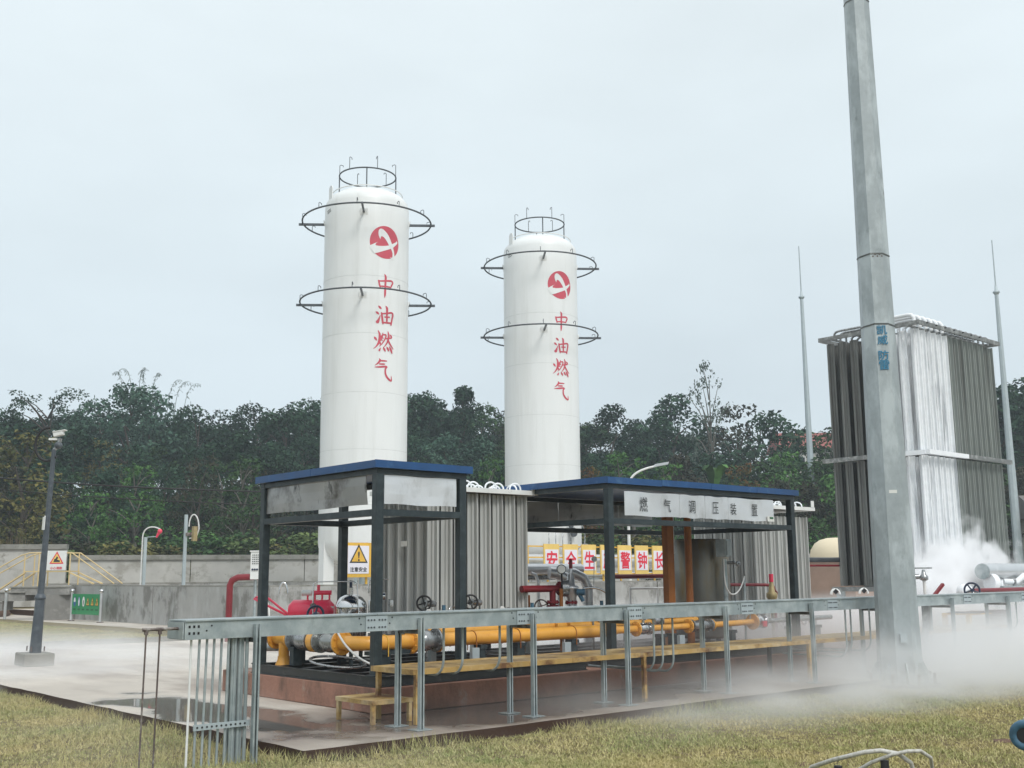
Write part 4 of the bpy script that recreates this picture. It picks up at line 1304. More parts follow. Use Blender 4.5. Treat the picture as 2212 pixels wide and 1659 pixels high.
for a in range(3):
    MB().bar((8.5 + .17 * math.cos(a * 2.1), 13.15 + .17 * math.sin(a * 2.1), .43), (8.5 + .17 * math.cos(a * 2.1), 13.15 + .17 * math.sin(a * 2.1), .66), .04, .04).build('leg', 'post_paint', dv)
hwv = thing('hand_valve', 'dark navy handwheel valve in front of the red vessel', 'valve', (8.2, 13.5, 1.0))
wheel((7.97, 13.20, 1.12), (-.6, -.75, .1), .105, 'navy', hwv, 3, .016)
MB().tube([(7.97, 13.2, 1.12), (8.10, 13.35, 1.11)], .03, 10).build('stem', 'grey_valve', hwv)
MB().tube([(8.08, 13.22, 1.07), (8.32, 13.02, 1.07)], .04, 12).build('body', 'pipe_clad', hwv)
ip = thing('instrument_lines', 'thin stainless instrument tubing arched over the red vessel', 'tubing', (8.2, 13.2, .9))
MB().tube([(8.02, 13.35, .95), (8.02, 13.35, 1.52), (8.06, 13.3, 1.545), (8.42, 12.98, 1.545), (8.46, 12.95, 1.52), (8.48, 12.93, 1.12), (8.52, 12.88, 1.09), (8.75, 12.7, 1.09)], .009, 6).build('tube_run', 'polished', ip)
MB().cyl((8.02, 13.33, 1.22), (8.02, 13.37, 1.22), .04, n=10).build('dial', 'rusty_brown', ip)
MB().tube([(8.72, 13.05, 1.38), (8.72, 13.05, 1.55), (8.78, 13.0, 1.57), (8.95, 12.9, 1.57)], .009, 6).build('tube_run', 'polished', ip)
tr = thing('transmitter', 'small blue and chrome pressure transmitter right of the domed vessel', 'transmitter', (8.85, 12.95, .9))
MB().cyl((8.80, 12.98, 1.34), (8.90, 12.90, 1.34), .05, n=12).build('head', 'polished', tr)
MB().lathe((8.83, 12.94, 1.10), [(.001, 0), (.03, 0), (.035, .08), (.02, .14), (.02, .2)], 10).build('body', 'blue_device', tr)
MB().cyl((8.96, 12.86, 1.24), (8.98, 12.84, 1.24), .045, n=12).build('dial', 'white_paint', tr)
MB().tube([(8.96, 12.9, .95), (8.96, 12.9, 1.3)], .014, 6).build('stem', 'grey_valve', tr)
MB().tube([(8.70, 13.0, .95), (8.70, 13.0, 1.28), (8.78, 12.95, 1.30)], .016, 6).build('stem', 'polished', tr)
vb = thing('relief_valve', 'chrome valve body with looped drain beside the domed vessel', 'valve', (8.4, 12.8, .95))
MB().tube([(8.28, 12.92, 1.02), (8.30, 12.9, 1.07), (8.36, 12.86, 1.09), (8.58, 12.7, 1.09), (8.6, 12.68, 1.03)], .03, 8).build('body', 'polished', vb)
MB().cyl((8.28, 12.92, .98), (8.28, 12.92, 1.04), .035, n=10).build('fitting', 'rusty_brown', vb)
for i, (x, y) in enumerate(((9.45, 12.75), (10.25, 12.7))):
    h = thing('hand_valve', ('black handwheel valve peeking over the tray left of the vaporizer', 'black handwheel valve peeking over the tray in front of the vaporizer middle')[i], 'valve', (x, y, .9), 'black handwheels above the tray')
    wheel((x, y, 1.235), (-.5, -.8, 0), .10, 'black', h, 4, .014)
    MB().tube([(x, y, 1.235), (x + .25, y + .1, 1.22)], .05, 10).build('body', 'grey_valve', h)
tag(MB().box(8.2, 9.4, 12.75, 12.78, 1.07, 1.09).box(8.2, 9.4, 13.02, 13.05, 1.07, 1.09).build('instrument_rail', 'white_paint'), 'pale horizontal bracket rails just above the tray inside the near shelter', 'rail')

# ------------------------------------------------------------------ pipework between vaporizer and second shelter
cr1 = thing('red_pipeline', 'dark red pipe with tee and flange right of the first vaporizer', 'pipe', (11.9, 13.0, .43))
MB().tube([(11.5, 13.0, 1.40), (12.28, 12.95, 1.40)], .055, 14).build('pipe_run', 'red_pipe', cr1)
MB().tube([(12.12, 12.96, 1.40), (12.12, 12.96, 1.12)], .05, 14).build('branch', 'red_pipe', cr1)
flange(None, (12.12, 12.96, 1.19), (0, 0, 1), .10, .025, 16, cr1, 'red_pipe', 6)
flange(None, (12.12, 12.96, 1.12), (0, 0, 1), .10, .025, 16, cr1, 'red_pipe', 6)
flange(None, (12.28, 12.95, 1.40), (1, 0, 0), .11, .03, 18, cr1, 'red_pipe', 6)
MB().tube([(12.42, 12.85, 1.70), (12.42, 12.85, 1.86)], .03, 12).build('riser', 'red_pipe', cr1)
sv_ = thing('safety_valve', 'silver safety relief valve with bell bonnet on the dark red pipe', 'valve', (12.42, 12.85, 1.0))
MB().lathe((12.42, 12.85, 1.05), [(.001, 0), (.09, 0), (.09, .03), (.05, .05), (.06, .15), (.10, .25), (.105, .33), (.12, .34), (.12, .38), (.06, .40), (.055, .56), (.03, .58), (.03, .66)], 20).build('body', 'pipe_clad', sv_)
MB().cyl((12.30, 12.93, 1.40), (12.38, 12.87, 1.40), .13, n=20).build('flange', 'grey_valve', sv_)
flange(None, (12.42, 12.85, 1.18), (0, 0, 1), .10, .03, 16, sv_, 'red_pipe', 6)
bt = thing('transmitter', 'blue transmitter head on the silver safety valve with a curved flexible conduit', 'transmitter', (12.55, 12.6, 1.35))
MB().cyl((12.42, 12.72, 1.34), (12.50, 12.62, 1.34), .05, n=16).build('head', 'blue_device', bt)
MB().cyl((12.46, 12.70, 1.30), (12.50, 12.66, 1.20), .032, n=12).build('cap', 'blue_device', bt)
MB().tube(bez((12.50, 12.66, 1.40), (12.85, 12.55, 1.45), (13.0, 12.5, 1.3), (13.02, 12.5, 1.0)), .018, 8).build('conduit', 'polished', bt)
gg = thing('pressure_gauge', 'round black-rimmed pressure gauge on an orange post, left of the silver valve', 'gauge', (12.2, 12.8, 1.0))
MB().cyl((12.19, 12.83, 1.70), (12.16, 12.79, 1.70), .075, n=20).build('case', 'ring_steel', gg)
MB().cyl((12.16, 12.79, 1.70), (12.157, 12.786, 1.70), .062, n=20).build('dial', 'white_paint', gg)
MB().tube([(12.19, 12.82, 1.63), (12.19, 12.82, 1.4)], .014, 8).build('stem', 'black', gg)
MB().tube([(12.19, 12.84, 1.4), (12.19, 12.84, .45)], .03, 8).build('post', 'orange_rust', gg)
gg = thing('pressure_gauge', 'smaller grey gauge on a long thin stem in front of the third red character', 'gauge', (12.9, 12.8, 1.5))
MB().cyl((12.90, 12.80, 1.86), (12.875, 12.77, 1.86), .045, n=18).build('case', 'grey_valve', gg)
MB().tube([(12.9, 12.8, 1.82), (12.88, 12.8, 1.4)], .006, 6).build('stem', 'grey_valve', gg)
for i, x in enumerate((14.02, 14.45)):
    e = thing('insulated_pipe', ('left silver-clad elbow pipe dropping behind the safety valve', 'right silver-clad elbow pipe dropping by the shelter post')[i], 'pipe', (x, 14.6, .3), 'silver-clad elbow pipes')
    MB().tube([(x - .30, 14.75, 1.66), (x - .18, 14.7, 1.645), (x, 14.62, 1.55), (x + .08, 14.6, 1.38), (x + .08, 14.6, .31)], .105 if i == 0 else .095, 16).build('cladding', 'pipe_clad', e)
    for z in (1.35, 1.1, .85):
        MB().cyl((x + .08, 14.6, z), (x + .08, 14.6, z + .012), .109 if i == 0 else .099, n=16).build('band', 'galv', e)
hp = thing('insulated_pipe', 'long horizontal silver-clad pipe below the red-character panels', 'pipe', (11, 15.2, 1.2))
MB().tube([(12.9, 15.25, 1.72), (15.0, 15.25, 1.72)], .10, 16).build('cladding', 'pipe_clad', hp)
MB().tube([(12.9, 15.3, 1.57), (14.6, 15.3, 1.57)], .05, 10).build('cladding', 'grey_valve', hp)
for x in (13.6, 14.1, 14.35):
    MB().tube([(x, 15.1, 1.65), (x + .06, 15.05, 1.62), (x + .1, 15.03, 1.5), (x + .1, 15.03, .9)], .03, 8).build('branch', 'pipe_clad', hp)
op = thing('support_post', 'short orange post with looped hose at the left of the red tee', 'post', (11.9, 13.3, .43))
MB().box(11.86, 11.93, 13.28, 13.34, .43, 1.30).build('column', 'orange_rust', op)
wheel((12.0, 13.1, 1.13), (-.6, -.7, .2), .10, 'rusty_brown', op, 4, .012)
cr2 = thing('red_pipeline', 'bright dark-red pipe rising and turning right in front of the pale bund wall', 'pipe', (14.75, 14.5, .3))
MB().tube([(15.1, 14.6, .31), (15.1, 14.6, 1.50), (15.13, 14.6, 1.55), (15.2, 14.6, 1.575), (18.2, 14.75, 1.575)], .042, 12).build('pipe_run', 'red_pipe', cr2)
gp = thing('grey_pipeline', 'thin grey pipe with tees before the pale bund wall, right of the red riser', 'pipe', (16, 14.9, .3))
MB().tube([(16.2, 15.1, 1.34), (18.0, 15.1, 1.34)], .022, 8).build('pipe_run', 'white_pipe', gp)
for x in (16.2, 17.0): MB().tube([(x, 15.1, 1.36), (x, 15.1, .32)], .02, 8).build('leg', 'white_pipe', gp)
# stack, drum, control box
for i, (x, w_) in enumerate(((14.46, .10), (14.80, .085))):
    s_ = thing('stack_pipe', ('left thick orange-brown vertical column under the lettered sign', 'right thick orange-brown vertical column touching the stainless drum')[i], 'column', (x, 12.5, .43), 'orange-brown vertical columns')
    if i == 0: MB().box(x - w_, x + w_ * .6, 12.5, 12.62, .43, 2.72).build('column', 'orange_rust', s_)
    else: MB().cyl((x, 12.42, .43), (x, 12.42, 2.72), .062, n=16).build('column', 'orange_rust', s_)
    MB().box(x - .12, x + .12, 12.40, 12.66, .432, .45).build('foot', 'skid_black', s_)
dr = thing('drum', 'large stainless cylindrical drum under the lettered shelter', 'drum', (15.45, 13.0, .43))
MB().lathe((15.78, 12.95, 0), [(.01, .5), (.48, .5), (.50, .55), (.50, 2.20), (.49, 2.22), (.01, 2.23)], 40).build('shell', 'drum_steel', dr)
MB().tube([(15.78 + .502 * math.cos(a), 12.95 + .502 * math.sin(a), 2.2) for a in [2 * math.pi * i / 40 for i in range(40)]], .01, 5, True).build('rim', 'drum_steel', dr)
for a in (.5, 2.6, 4.5): MB().bar((15.78 + .4 * math.cos(a), 12.95 + .4 * math.sin(a), .43), (15.78 + .4 * math.cos(a), 12.95 + .4 * math.sin(a), .52), .06, .06).build('foot', 'skid_black', dr)
MB().tube([(15.2, 13.2, 2.2), (15.2, 13.2, 2.8)], .035, 8).build('riser', 'orange_rust', dr)
MB().tube([(14.62, 12.6, 1.95), (14.62, 12.6, 2.75)], .022, 8).build('white_riser', 'white_paint', dr)
cb = thing('control_box', 'grey-green junction box on a thin post right of the stainless drum', 'control box', (15.5, 12.2, .43))
MB().box(15.46, 15.62, 12.14, 12.36, 1.90, 2.20).build('enclosure', 'galv', cb, bevel=.01)
MB().box(15.475, 15.605, 12.12, 12.137, 1.93, 2.17).build('door', 'galv_mast', cb, bevel=.006)
MB().tube([(15.62, 12.3, .43), (15.62, 12.3, 1.86)], .038, 10).build('post', 'galv', cb)
MB().tube([(15.47, 12.2, 1.86), (15.47, 12.2, 1.60)] + bez((15.47, 12.2, 1.60), (15.47, 12.2, 1.15), (15.85, 12.2, 1.15), (16.02, 12.2, 1.55))[1:] + [(16.03, 12.2, 1.56)], .014, 8).build('conduit', 'white_pipe', cb)
MB().tube([(16.02, 12.2, 1.53), (16.0, 12.2, .45)], .02, 8).build('riser', 'galv', cb)
MB().lathe((15.74, 12.12, 1.78), [(.02, 0), (.045, 0), (.045, .04), (.02, .04)], 12, (-.2, -1, 0)).build('gland', 'grey_valve', cb)
MB().cyl((15.70, 12.3, 1.80), (15.74, 12.16, 1.80), .03, n=8).build('gland', 'grey_valve', cb)
cr3 = thing('red_pipeline', 'slim red pipe with brass regulator in front of the second vaporizer', 'pipe', (16.2, 12.75, .43))
MB().tube([(15.95, 12.75, 1.42), (17.35, 12.75, 1.40), (17.55, 12.75, 1.39), (17.62, 12.75, 1.36), (17.65, 12.75, 1.29), (17.65, 12.75, .44)], .030, 10).build('pipe_run', 'red_pipe', cr3)
MB().tube([(17.4, 12.6, 1.24), (17.65, 12.74, 1.24)], .035, 10).build('branch', 'red_pipe', cr3)
flange(None, (17.35, 12.55, 1.24), (1, .4, 0), .075, .03, 16, cr3, 'red_pipe', 6)
pv = thing('regulator', 'brass relief regulator with red cap standing on the slim red pipe', 'regulator', (17.15, 12.45, .43))
MB().lathe((17.15, 12.45, 0), [(.03, .45), (.03, 1.08), (.055, 1.10), (.075, 1.14), (.10, 1.18), (.10, 1.21), (.10, 1.25), (.06, 1.28), (.04, 1.44), (.03, 1.46)], 18).build('body', 'brass', pv)
MB().cyl((17.15, 12.45, 1.455), (17.15, 12.45, 1.60), .042, n=14).build('cap', 'red_bright', pv)
# instruments and small plumbing crowding the skids behind the tray
posn = ('behind the first yellow pipe length', 'left of the vaporizer foot', 'below the vaporizer left half', 'below the vaporizer middle', 'below the vaporizer right half', 'left of the red tee', 'under the red tee', 'under the silver safety valve', 'behind the lettered shelter post', 'right of the lettered shelter post')
for i, (x, y) in enumerate(((8.75, 12.7), (9.35, 12.55), (9.8, 12.75), (10.3, 12.6), (10.9, 12.8), (11.45, 12.7), (12.0, 12.6), (12.5, 12.45), (12.95, 12.7), (13.35, 12.6))):
    q = thing('instrument_valve', 'small chrome instrument valve with looped tubing ' + posn[i], 'valve', (x, y, .43), 'small instrument valves crowding the skid')
    zt_ = .98 + .05 * (i % 3)
    MB().tube([(x, y, .44), (x, y, zt_)], .016, 8).build('stem', 'grey_valve', q)
    MB().tube([(x - .07, y - .02, zt_), (x + .08, y + .03, zt_)], .03, 10).build('body', 'polished', q)
    MB().tube(arc((x + .08, y, zt_), (x + .26, y + .04, zt_), (0, 0, -.16 if i % 2 else .10), 8), .010, 6).build('looped_tube', 'polished', q)
    if i % 3 == 0: wheel((x - .02, y - .06, zt_ + .04), (-.4, -.9, .1), .05, 'navy' if i else 'red_pipe', q, 4, .007)
    if i % 3 == 1: MB().cyl((x, y - .03, zt_ + .09), (x, y - .055, zt_ + .09), .04, n=14).build('dial', 'white_paint', q)
    if i % 3 == 2: MB().cyl((x, y, zt_ + .02), (x, y, zt_ + .12), .028, n=10).build('actuator', 'blue_device', q)
for i, x in enumerate((9.55, 11.25, 13.75)):
    q = thing('junction_box', ('small grey junction box standing on the skid under the near shelter side', 'small grey junction box on the skid below the vaporizer right edge', 'small grey junction box on the skid under the lettered sign')[i], 'junction box', (x, 11.75, .43), 'small junction boxes on the skids')
    MB().box(x - .06, x + .06, 11.72, 11.78, .50, .66).build('enclosure', 'galv_far', q)
    MB().tube([(x, 11.75, .43), (x, 11.75, .50)], .015, 8).build('stem', 'galv', q)
    MB().tube(bez((x + .03, 11.75, .50), (x + .05, 11.7, .40), (x + .3, 11.7, .42), (x + .5, 11.8, .45)), .011, 6).build('conduit', 'black_rubber', q)
# small bits along the thin pipe
for i, x in enumerate((15.3, 15.6, 15.95, 16.6, 17.0)):
    s_ = thing('needle_valve', ('small gauge valve with white dial left of the others on the thin yellow pipe', 'small chrome needle valve below the third splice of the tray', 'small chrome needle valve beside the last yellow flange', 'small frosty needle valve on the grey pipe, left one', 'small frosty needle valve on the grey pipe, right one')[i], 'valve', (x, 12.0, .8), 'small instrument valves on the thin pipe')
    MB().tube([(x, 12.05, .80), (x, 12.05, .98)], .012, 6).build('stem', 'polished', s_)
    MB().tube([(x - .05, 12.0, .97), (x + .06, 12.03, .93)], .02, 8).build('body', 'polished', s_)
    if i == 0: MB().cyl((x, 11.98, 1.0), (x - .01, 11.96, 1.0), .05, n=16).build('dial', 'white_paint', s_)

# ------------------------------------------------------------------ red-character panels on the tank platform
pf = thing('platform_railing', 'yellow railing and platform edge that carries the red-character panels', 'railing', (27.6, 31.6, 1.35))
for x0, x1 in ((28.3, 37.6), (20.0, 21.6)):
    for z in (2.72, 2.30, 1.66):
        MB().bar((x0, 31.62, z), (x1, 31.62, z), .05, .05).build('rail', 'yellow_frame', pf)
    x = x0
    while x <= x1 + .01:
        MB().bar((x, 31.62, 1.36), (x, 31.62, 2.75), .06, .06).build('post', 'yellow_frame', pf)
        x += 1.02
MB().box(28.0, 37.6, 31.7, 33.4, 1.44, 1.50).build('deck', 'galv', pf)
for z in (3.15, 2.72, 2.25):
    MB().bar((27.2, 31.9, z), (28.5, 31.9, z), .05, .05).build('rail', 'yellow_frame', pf)
for x in (27.2, 28.5): MB().bar((x, 31.9, 1.4), (x, 31.9, 3.18), .05, .05).build('post', 'yellow_frame', pf)
for i, (ch, x) in enumerate(zip('安全生产警钟长鸣', (29.44, 30.46, 31.47, 32.53, 33.54, 34.56, 35.63, 36.7))):
    p = thing('character_panel', f"yellow-framed panel with red character {ch}, {['first', 'second', 'third', 'fourth', 'fifth', 'sixth', 'seventh', 'last'][i]} in the row from left", 'sign', (x, 31.5, 1.64), 'yellow-framed red-character panels in a row')
    MB().box(x - .40, x + .40, 31.50, 31.55, 1.64, 2.81).build('frame', 'yellow_pale', p)
    MB().box(x - .345, x + .345, 31.485, 31.498, 1.80, 2.60).build('board', 'white_sign', p)
    vs, fs = glyph(ch, .66, .022, .54)
    plate(vs, fs, (x, 31.478, 2.20), (1, 0, 0), (0, 0, 1)).build('lettering', 'sign_red', p)
p = thing('warning_sign', 'yellow-framed warning sign with exclamation triangle, seen between the near shelter posts', 'sign', (20.6, 31.5, 1.6))
MB().box(20.1, 21.15, 31.50, 31.55, 1.60, 2.72).build('frame', 'yellow_frame', p)
MB().box(20.2, 21.03, 31.485, 31.498, 1.72, 2.64).build('board', 'white_sign', p)
tri = lambda c, s_: [(c[0] - s_, c[1] - s_ * .58), (c[0] + s_, c[1] - s_ * .58), (c[0], c[1] + s_ * 1.15)]
plate(*poly2(tri((0, 0), .36)), (20.62, 31.480, 2.28), (1, 0, 0), (0, 0, 1)).build('triangle_border', 'ink', p)
plate(*poly2(tri((0, 0), .28)), (20.62, 31.476, 2.28), (1, 0, 0), (0, 0, 1)).build('triangle', 'yellow_frame', p)
vs, fs = glyph('!', .30, .02)
plate(vs, fs, (20.62, 31.472, 2.29), (1, 0, 0), (0, 0, 1)).build('exclamation_mark', 'ink', p)
vs, fs = glyph('注意安全', .15, .02, .66)
plate(vs, fs, (20.62, 31.478, 1.86), (1, 0, 0), (0, 0, 1)).build('lettering', 'ink', p)
tag(MB().box(22.6, 22.95, 34.93, 34.95, 1.6, 2.0).box(22.66, 22.89, 34.915, 34.925, 1.68, 1.92).build('small_plate', 'sign_green_dark'), 'small dark green plate on the left tank leg', 'sign')
# horizontal white header pipe beyond the panels
hz_ = thing('insulated_pipe', 'white insulated header pipe seen between and below the red-character panels', 'pipe', (28, 34.2, 1.3))
MB().tube([(27.0, 33.9, 2.2), (38.5, 33.9, 2.2)], .28, 16).build('cladding', 'pipe_clad', hz_)
MB().tube([(27.0, 33.6, 1.62), (38.5, 33.6, 1.62)], .12, 12).build('cladding', 'pipe_clad', hz_)

# ------------------------------------------------------------------ left side: lamp pole, signs, stairs, posts
LX, LY = 7.3, 22.22
LP = thing('camera_pole', 'slim dark grey pole with a white security camera on top, left of the apron', 'pole', (LX, LY, 0))
MB().box(LX - .28, LX + .28, LY - .28, LY + .28, .004, .24).build('base_block', 'coping', LP, bevel=.02)
MB().cyl((LX, LY, .24), (LX, LY, 1.26), .108, .085, n=20).build('lower_shaft', 'lamp_paint', LP)
MB().lathe((LX, LY, 1.24), [(.085, 0), (.105, .0), (.105, .03), (.085, .07), (.066, .10)], 20).build('collar', 'lamp_paint', LP)
MB().cyl((LX, LY, 1.30), (LX, LY, 4.12), .063, .042, n=18).build('upper_shaft', 'lamp_paint', LP)
for a in range(4):
    MB().cyl((LX + .17 * math.cos(a * 1.57 + .8), LY + .17 * math.sin(a * 1.57 + .8), .27), (LX + .17 * math.cos(a * 1.57 + .8), LY + .17 * math.sin(a * 1.57 + .8), .36), .012, n=6).build('anchor_bolt', 'rusty_brown', LP)
MB().box(LX - .085, LX - .075, LY - .03, LY + .03, 2.55, 2.8).build('sticker', 'label_paper', LP)
MB().bar((LX - .08, LY - .075, 2.55), (LX - .08, LY - .075, 2.82), .05, .012).build('sticker', 'white_paint', LP)
MB().tube([(LX, LY, 4.10), (LX + .06, LY - .05, 4.2), (LX + .08, LY - .07, 4.34)], .035, 10).build('bracket', 'grey_valve', LP)
MB().sphere((LX + .06, LY - .05, 4.20), .075, 12, 8).build('joint', 'lamp_paint', LP)
cmr = MB()
a0, a1 = Vector((LX - .02, LY + .02, 4.40)), Vector((LX + .12, LY - .10, 4.45))
cmr.bar(a0, a1, .11, .08)
cmr.build('camera_housing', 'white_paint', LP, bevel=.01)
MB().bar(a0 + Vector((-.01, .01, .055)), a1 + Vector((.03, -.03, .055)), .13, .015).build('sun_hood', 'white_paint', LP)
MB().bar(a0 + Vector((-.07, .05, -.08)), a0 + Vector((.05, -.05, -.08)), .05, .04).build('lamp_unit', 'white_paint', LP)
ud = Vector((.753, -.657, 0))
cc_ = Vector((LX, LY, 4.22)) - ud * .12
MB().tube([cc_ + ud * (-.32 * math.cos(a)) * .8 + Vector((0, 0, .33 * math.sin(a))) for a in [(-2.3 + 3.9 * i / 24) for i in range(25)]], .026, 8).build('cable_loop', 'black_rubber', LP)

LP.rotation_euler = Matrix.Rotation(R(1.7), 3, Vector((.657, .753, 0))).to_euler()      # the pole leans a little
gs = thing('green_safety_board', 'green safety notice board with six pictograms between two posts, before the bund wall', 'sign', (16.2, 43.5, 0))
p0, p1 = Vector((16.05, 44.9, 0)), Vector((16.15, 42.15, 0))
dv_ = (p1 - p0).normalized()
nr_ = Vector((-1, 0, 0))
MB().bar(p0 + Vector((0, 0, .66)) + dv_ * .06, p1 + Vector((0, 0, .66)) - dv_ * .06, .04, .78).build('board', 'sign_green', gs)
for p in (p0, p1):
    MB().cyl(p, p + Vector((0, 0, 1.10)), .055, n=14).build('post', 'pipe_clad', gs)
    MB().sphere(p + Vector((0, 0, 1.16)), .085, 14, 8).build('ball_cap', 'polished', gs)
    MB().cyl(p, p + Vector((0, 0, .03)), .13, n=14).build('foot', 'rusty_brown', gs)
ctr = (p0 + p1) / 2 + Vector((0, 0, .66)) + nr_ * .024
def bp(u, v, o_=0): return ctr + dv_ * u + Vector((0, 0, v)) + nr_ * o_
for i in range(6):
    u = -1.05 + i * .42
    if i < 3:
        el = [(math.cos(a) * .12, math.sin(a) * .19) for a in [2 * math.pi * k / 20 for k in range(20)]]
        q = plate(*poly2(el), bp(u, .10), dv_, (0, 0, 1)).build('pictogram', 'sign_blue' if i != 2 else 'white_paint', gs)
        inner = ([(-.07, -.02), (.07, -.02), (.09, .02), (.05, .14), (-.05, .14), (-.09, .02)], [(-.05, -.16), (.05, -.16), (.07, .02), (.03, .1), (.03, .15), (-.03, .15), (-.03, .1), (-.07, .02)], [(-.03, -.12), (.03, -.12), (.03, .05), (-.03, .05)])[i]
        plate(*poly2(inner), bp(u, .10, .004), dv_, (0, 0, 1)).build('pictogram_mark', 'white_paint' if i != 2 else 'ink', q)
    else:
        plate(*poly2([(-.15, -.13), (.15, -.13), (0, .21)]), bp(u, .08), dv_, (0, 0, 1)).build('pictogram_edge', 'ink', gs)
        q = plate(*poly2([(-.12, -.11), (.12, -.11), (0, .17)]), bp(u, .08, .004), dv_, (0, 0, 1)).build('pictogram', 'yellow_frame', gs)
        plate(*poly2([(-.025, -.08), (.025, -.08), (.03, .05), (-.03, .05)]), bp(u, .08, .008), dv_, (0, 0, 1)).build('pictogram_mark', 'ink', q)
    plate(*poly2([(-.12, -.03), (.12, -.03), (.12, .03), (-.12, .03)]), bp(u, -.20), dv_, (0, 0, 1)).build('caption_strip', 'sign_green_dark', gs)
bl = thing('bollard', 'single stainless post with ball cap at the far left by the concrete steps', 'bollard', (13.9, 44.8, 0))
MB().cyl((13.95, 46.2, .1), (13.95, 46.2, 1.12), .055, n=14).build('post', 'pipe_clad', bl)
MB().sphere((13.95, 46.2, 1.2), .085, 14, 8).build('ball_cap', 'polished', bl)

# yellow stair rail and steps over the bund wall
SR = thing('stair_railing', 'pale yellow stair railing climbing over the end of the bund wall at far left', 'railing', (16.2, 48.5, 0))
def railside(y_off, nm):
    # running roughly along the left-right of the view: up, level, down
    base = Vector((16.3, 49.2, 0)) + Vector((-.7, -.75, 0)).normalized() * y_off
    d = ud
    P = lambda s_, z: base + d * s_ + Vector((0, 0, z))
    pts_ = [(-3.0, 1.25), (-.55, 2.62), (-.2, 2.72), (1.55, 2.72), (3.4, 1.42)]
    MB().tube([P(*q) for q in pts_], .026, 8).build('handrail', 'rail_tan', SR)
    MB().bar(P(-3.0, .12), P(-.35, 1.90), .14, .05).build('stringer', 'rail_tan', SR)
    MB().bar(P(-.35, 1.95), P(1.55, 1.95), .08, .05).build('mid_rail', 'rail_tan', SR)
    MB().bar(P(1.5, 1.90), P(2.55, 1.42), .12, .05).build('stringer', 'rail_tan', SR)
    for s_, z0, z1 in ((-2.6, .2, 1.45), (-.4, 1.0, 2.62), (.2, 1.3, 2.72), (1.5, 1.38, 2.72)):
        MB().bar(P(s_, z0), P(s_, z1), .045, .045).build('post', 'rail_tan', SR)
railside(0, 0)
railside(.9, 1)
ws_ = thing('warning_sign', 'white warning sign with a red triangle hung on the yellow stair railing', 'sign', (16.3, 47.3, 2.0))
wc = Vector((16.37, 47.85, 2.40))
wn = Vector((-.657, -.753, 0))
MB().bar(wc - ud * .40, wc + ud * .40, .02, .80).build('board', 'white_paint', ws_)
o1 = wc + wn * .014
plate(*poly2(tri((0, 0), .30)), o1 + Vector((0, 0, .03)), ud, (0, 0, 1)).build('triangle_border', 'sign_red', ws_)
plate(*poly2(tri((0, 0), .225)), o1 + wn * .004 + Vector((0, 0, .03)), ud, (0, 0, 1)).build('triangle', 'yellow_pale', ws_)
plate(*poly2([(-.13, -.10), (.14, -.10), (.14, -.03), (.02, .0), (.07, .08), (0, .14), (-.04, .05), (-.10, .02)]), o1 + wn * .008 + Vector((0, 0, .03)), ud, (0, 0, 1)).build('pictogram', 'ink', ws_)
vs, fs = glyph('小心滑跌', .11, .02, .5)
plate(vs, fs, o1 + wn * .004 + Vector((0, 0, -.32)), ud, (0, 0, 1)).build('lettering', 'sign_red', ws_)
cs = thing('concrete_steps', 'grey concrete steps and landing block at the end of the bund wall', 'steps', (14, 47.5, 0))
for i, (s0, s1, z0, z1) in enumerate(((-3.2, -1.9, .0, .38), (-2.5, -1.2, .38, .76), (-1.7, -.3, .76, 1.14), (-.9, 1.5, 1.0, 1.34))):
    c0 = Vector((15.3, 47.3, 0))
    MB().prism([c0 + ud * s0 + Vector((0, 0, z0)), c0 + ud * s1 + Vector((0, 0, z0)), c0 + ud * s1 + Vector((0, 0, z1 - .05)), c0 + ud * s0 + Vector((0, 0, z1 - .05))], (.66, .75, 0)).build('step_block', 'stair_concrete', cs)
    MB().prism([c0 + ud * (s0 - .03) + Vector((-.03, -.03, z1 - .05)), c0 + ud * s1 + Vector((-.03, -.03, z1 - .05)), c0 + ud * s1 + Vector((-.03, -.03, z1)), c0 + ud * (s0 - .03) + Vector((-.03, -.03, z1))], (.72, .81, 0)).build('tread', 'coping', cs)
MB().box(15.6, 16.75, 46.6, 47.5, .003, 1.02).build('wing_wall', 'stair_concrete', cs)

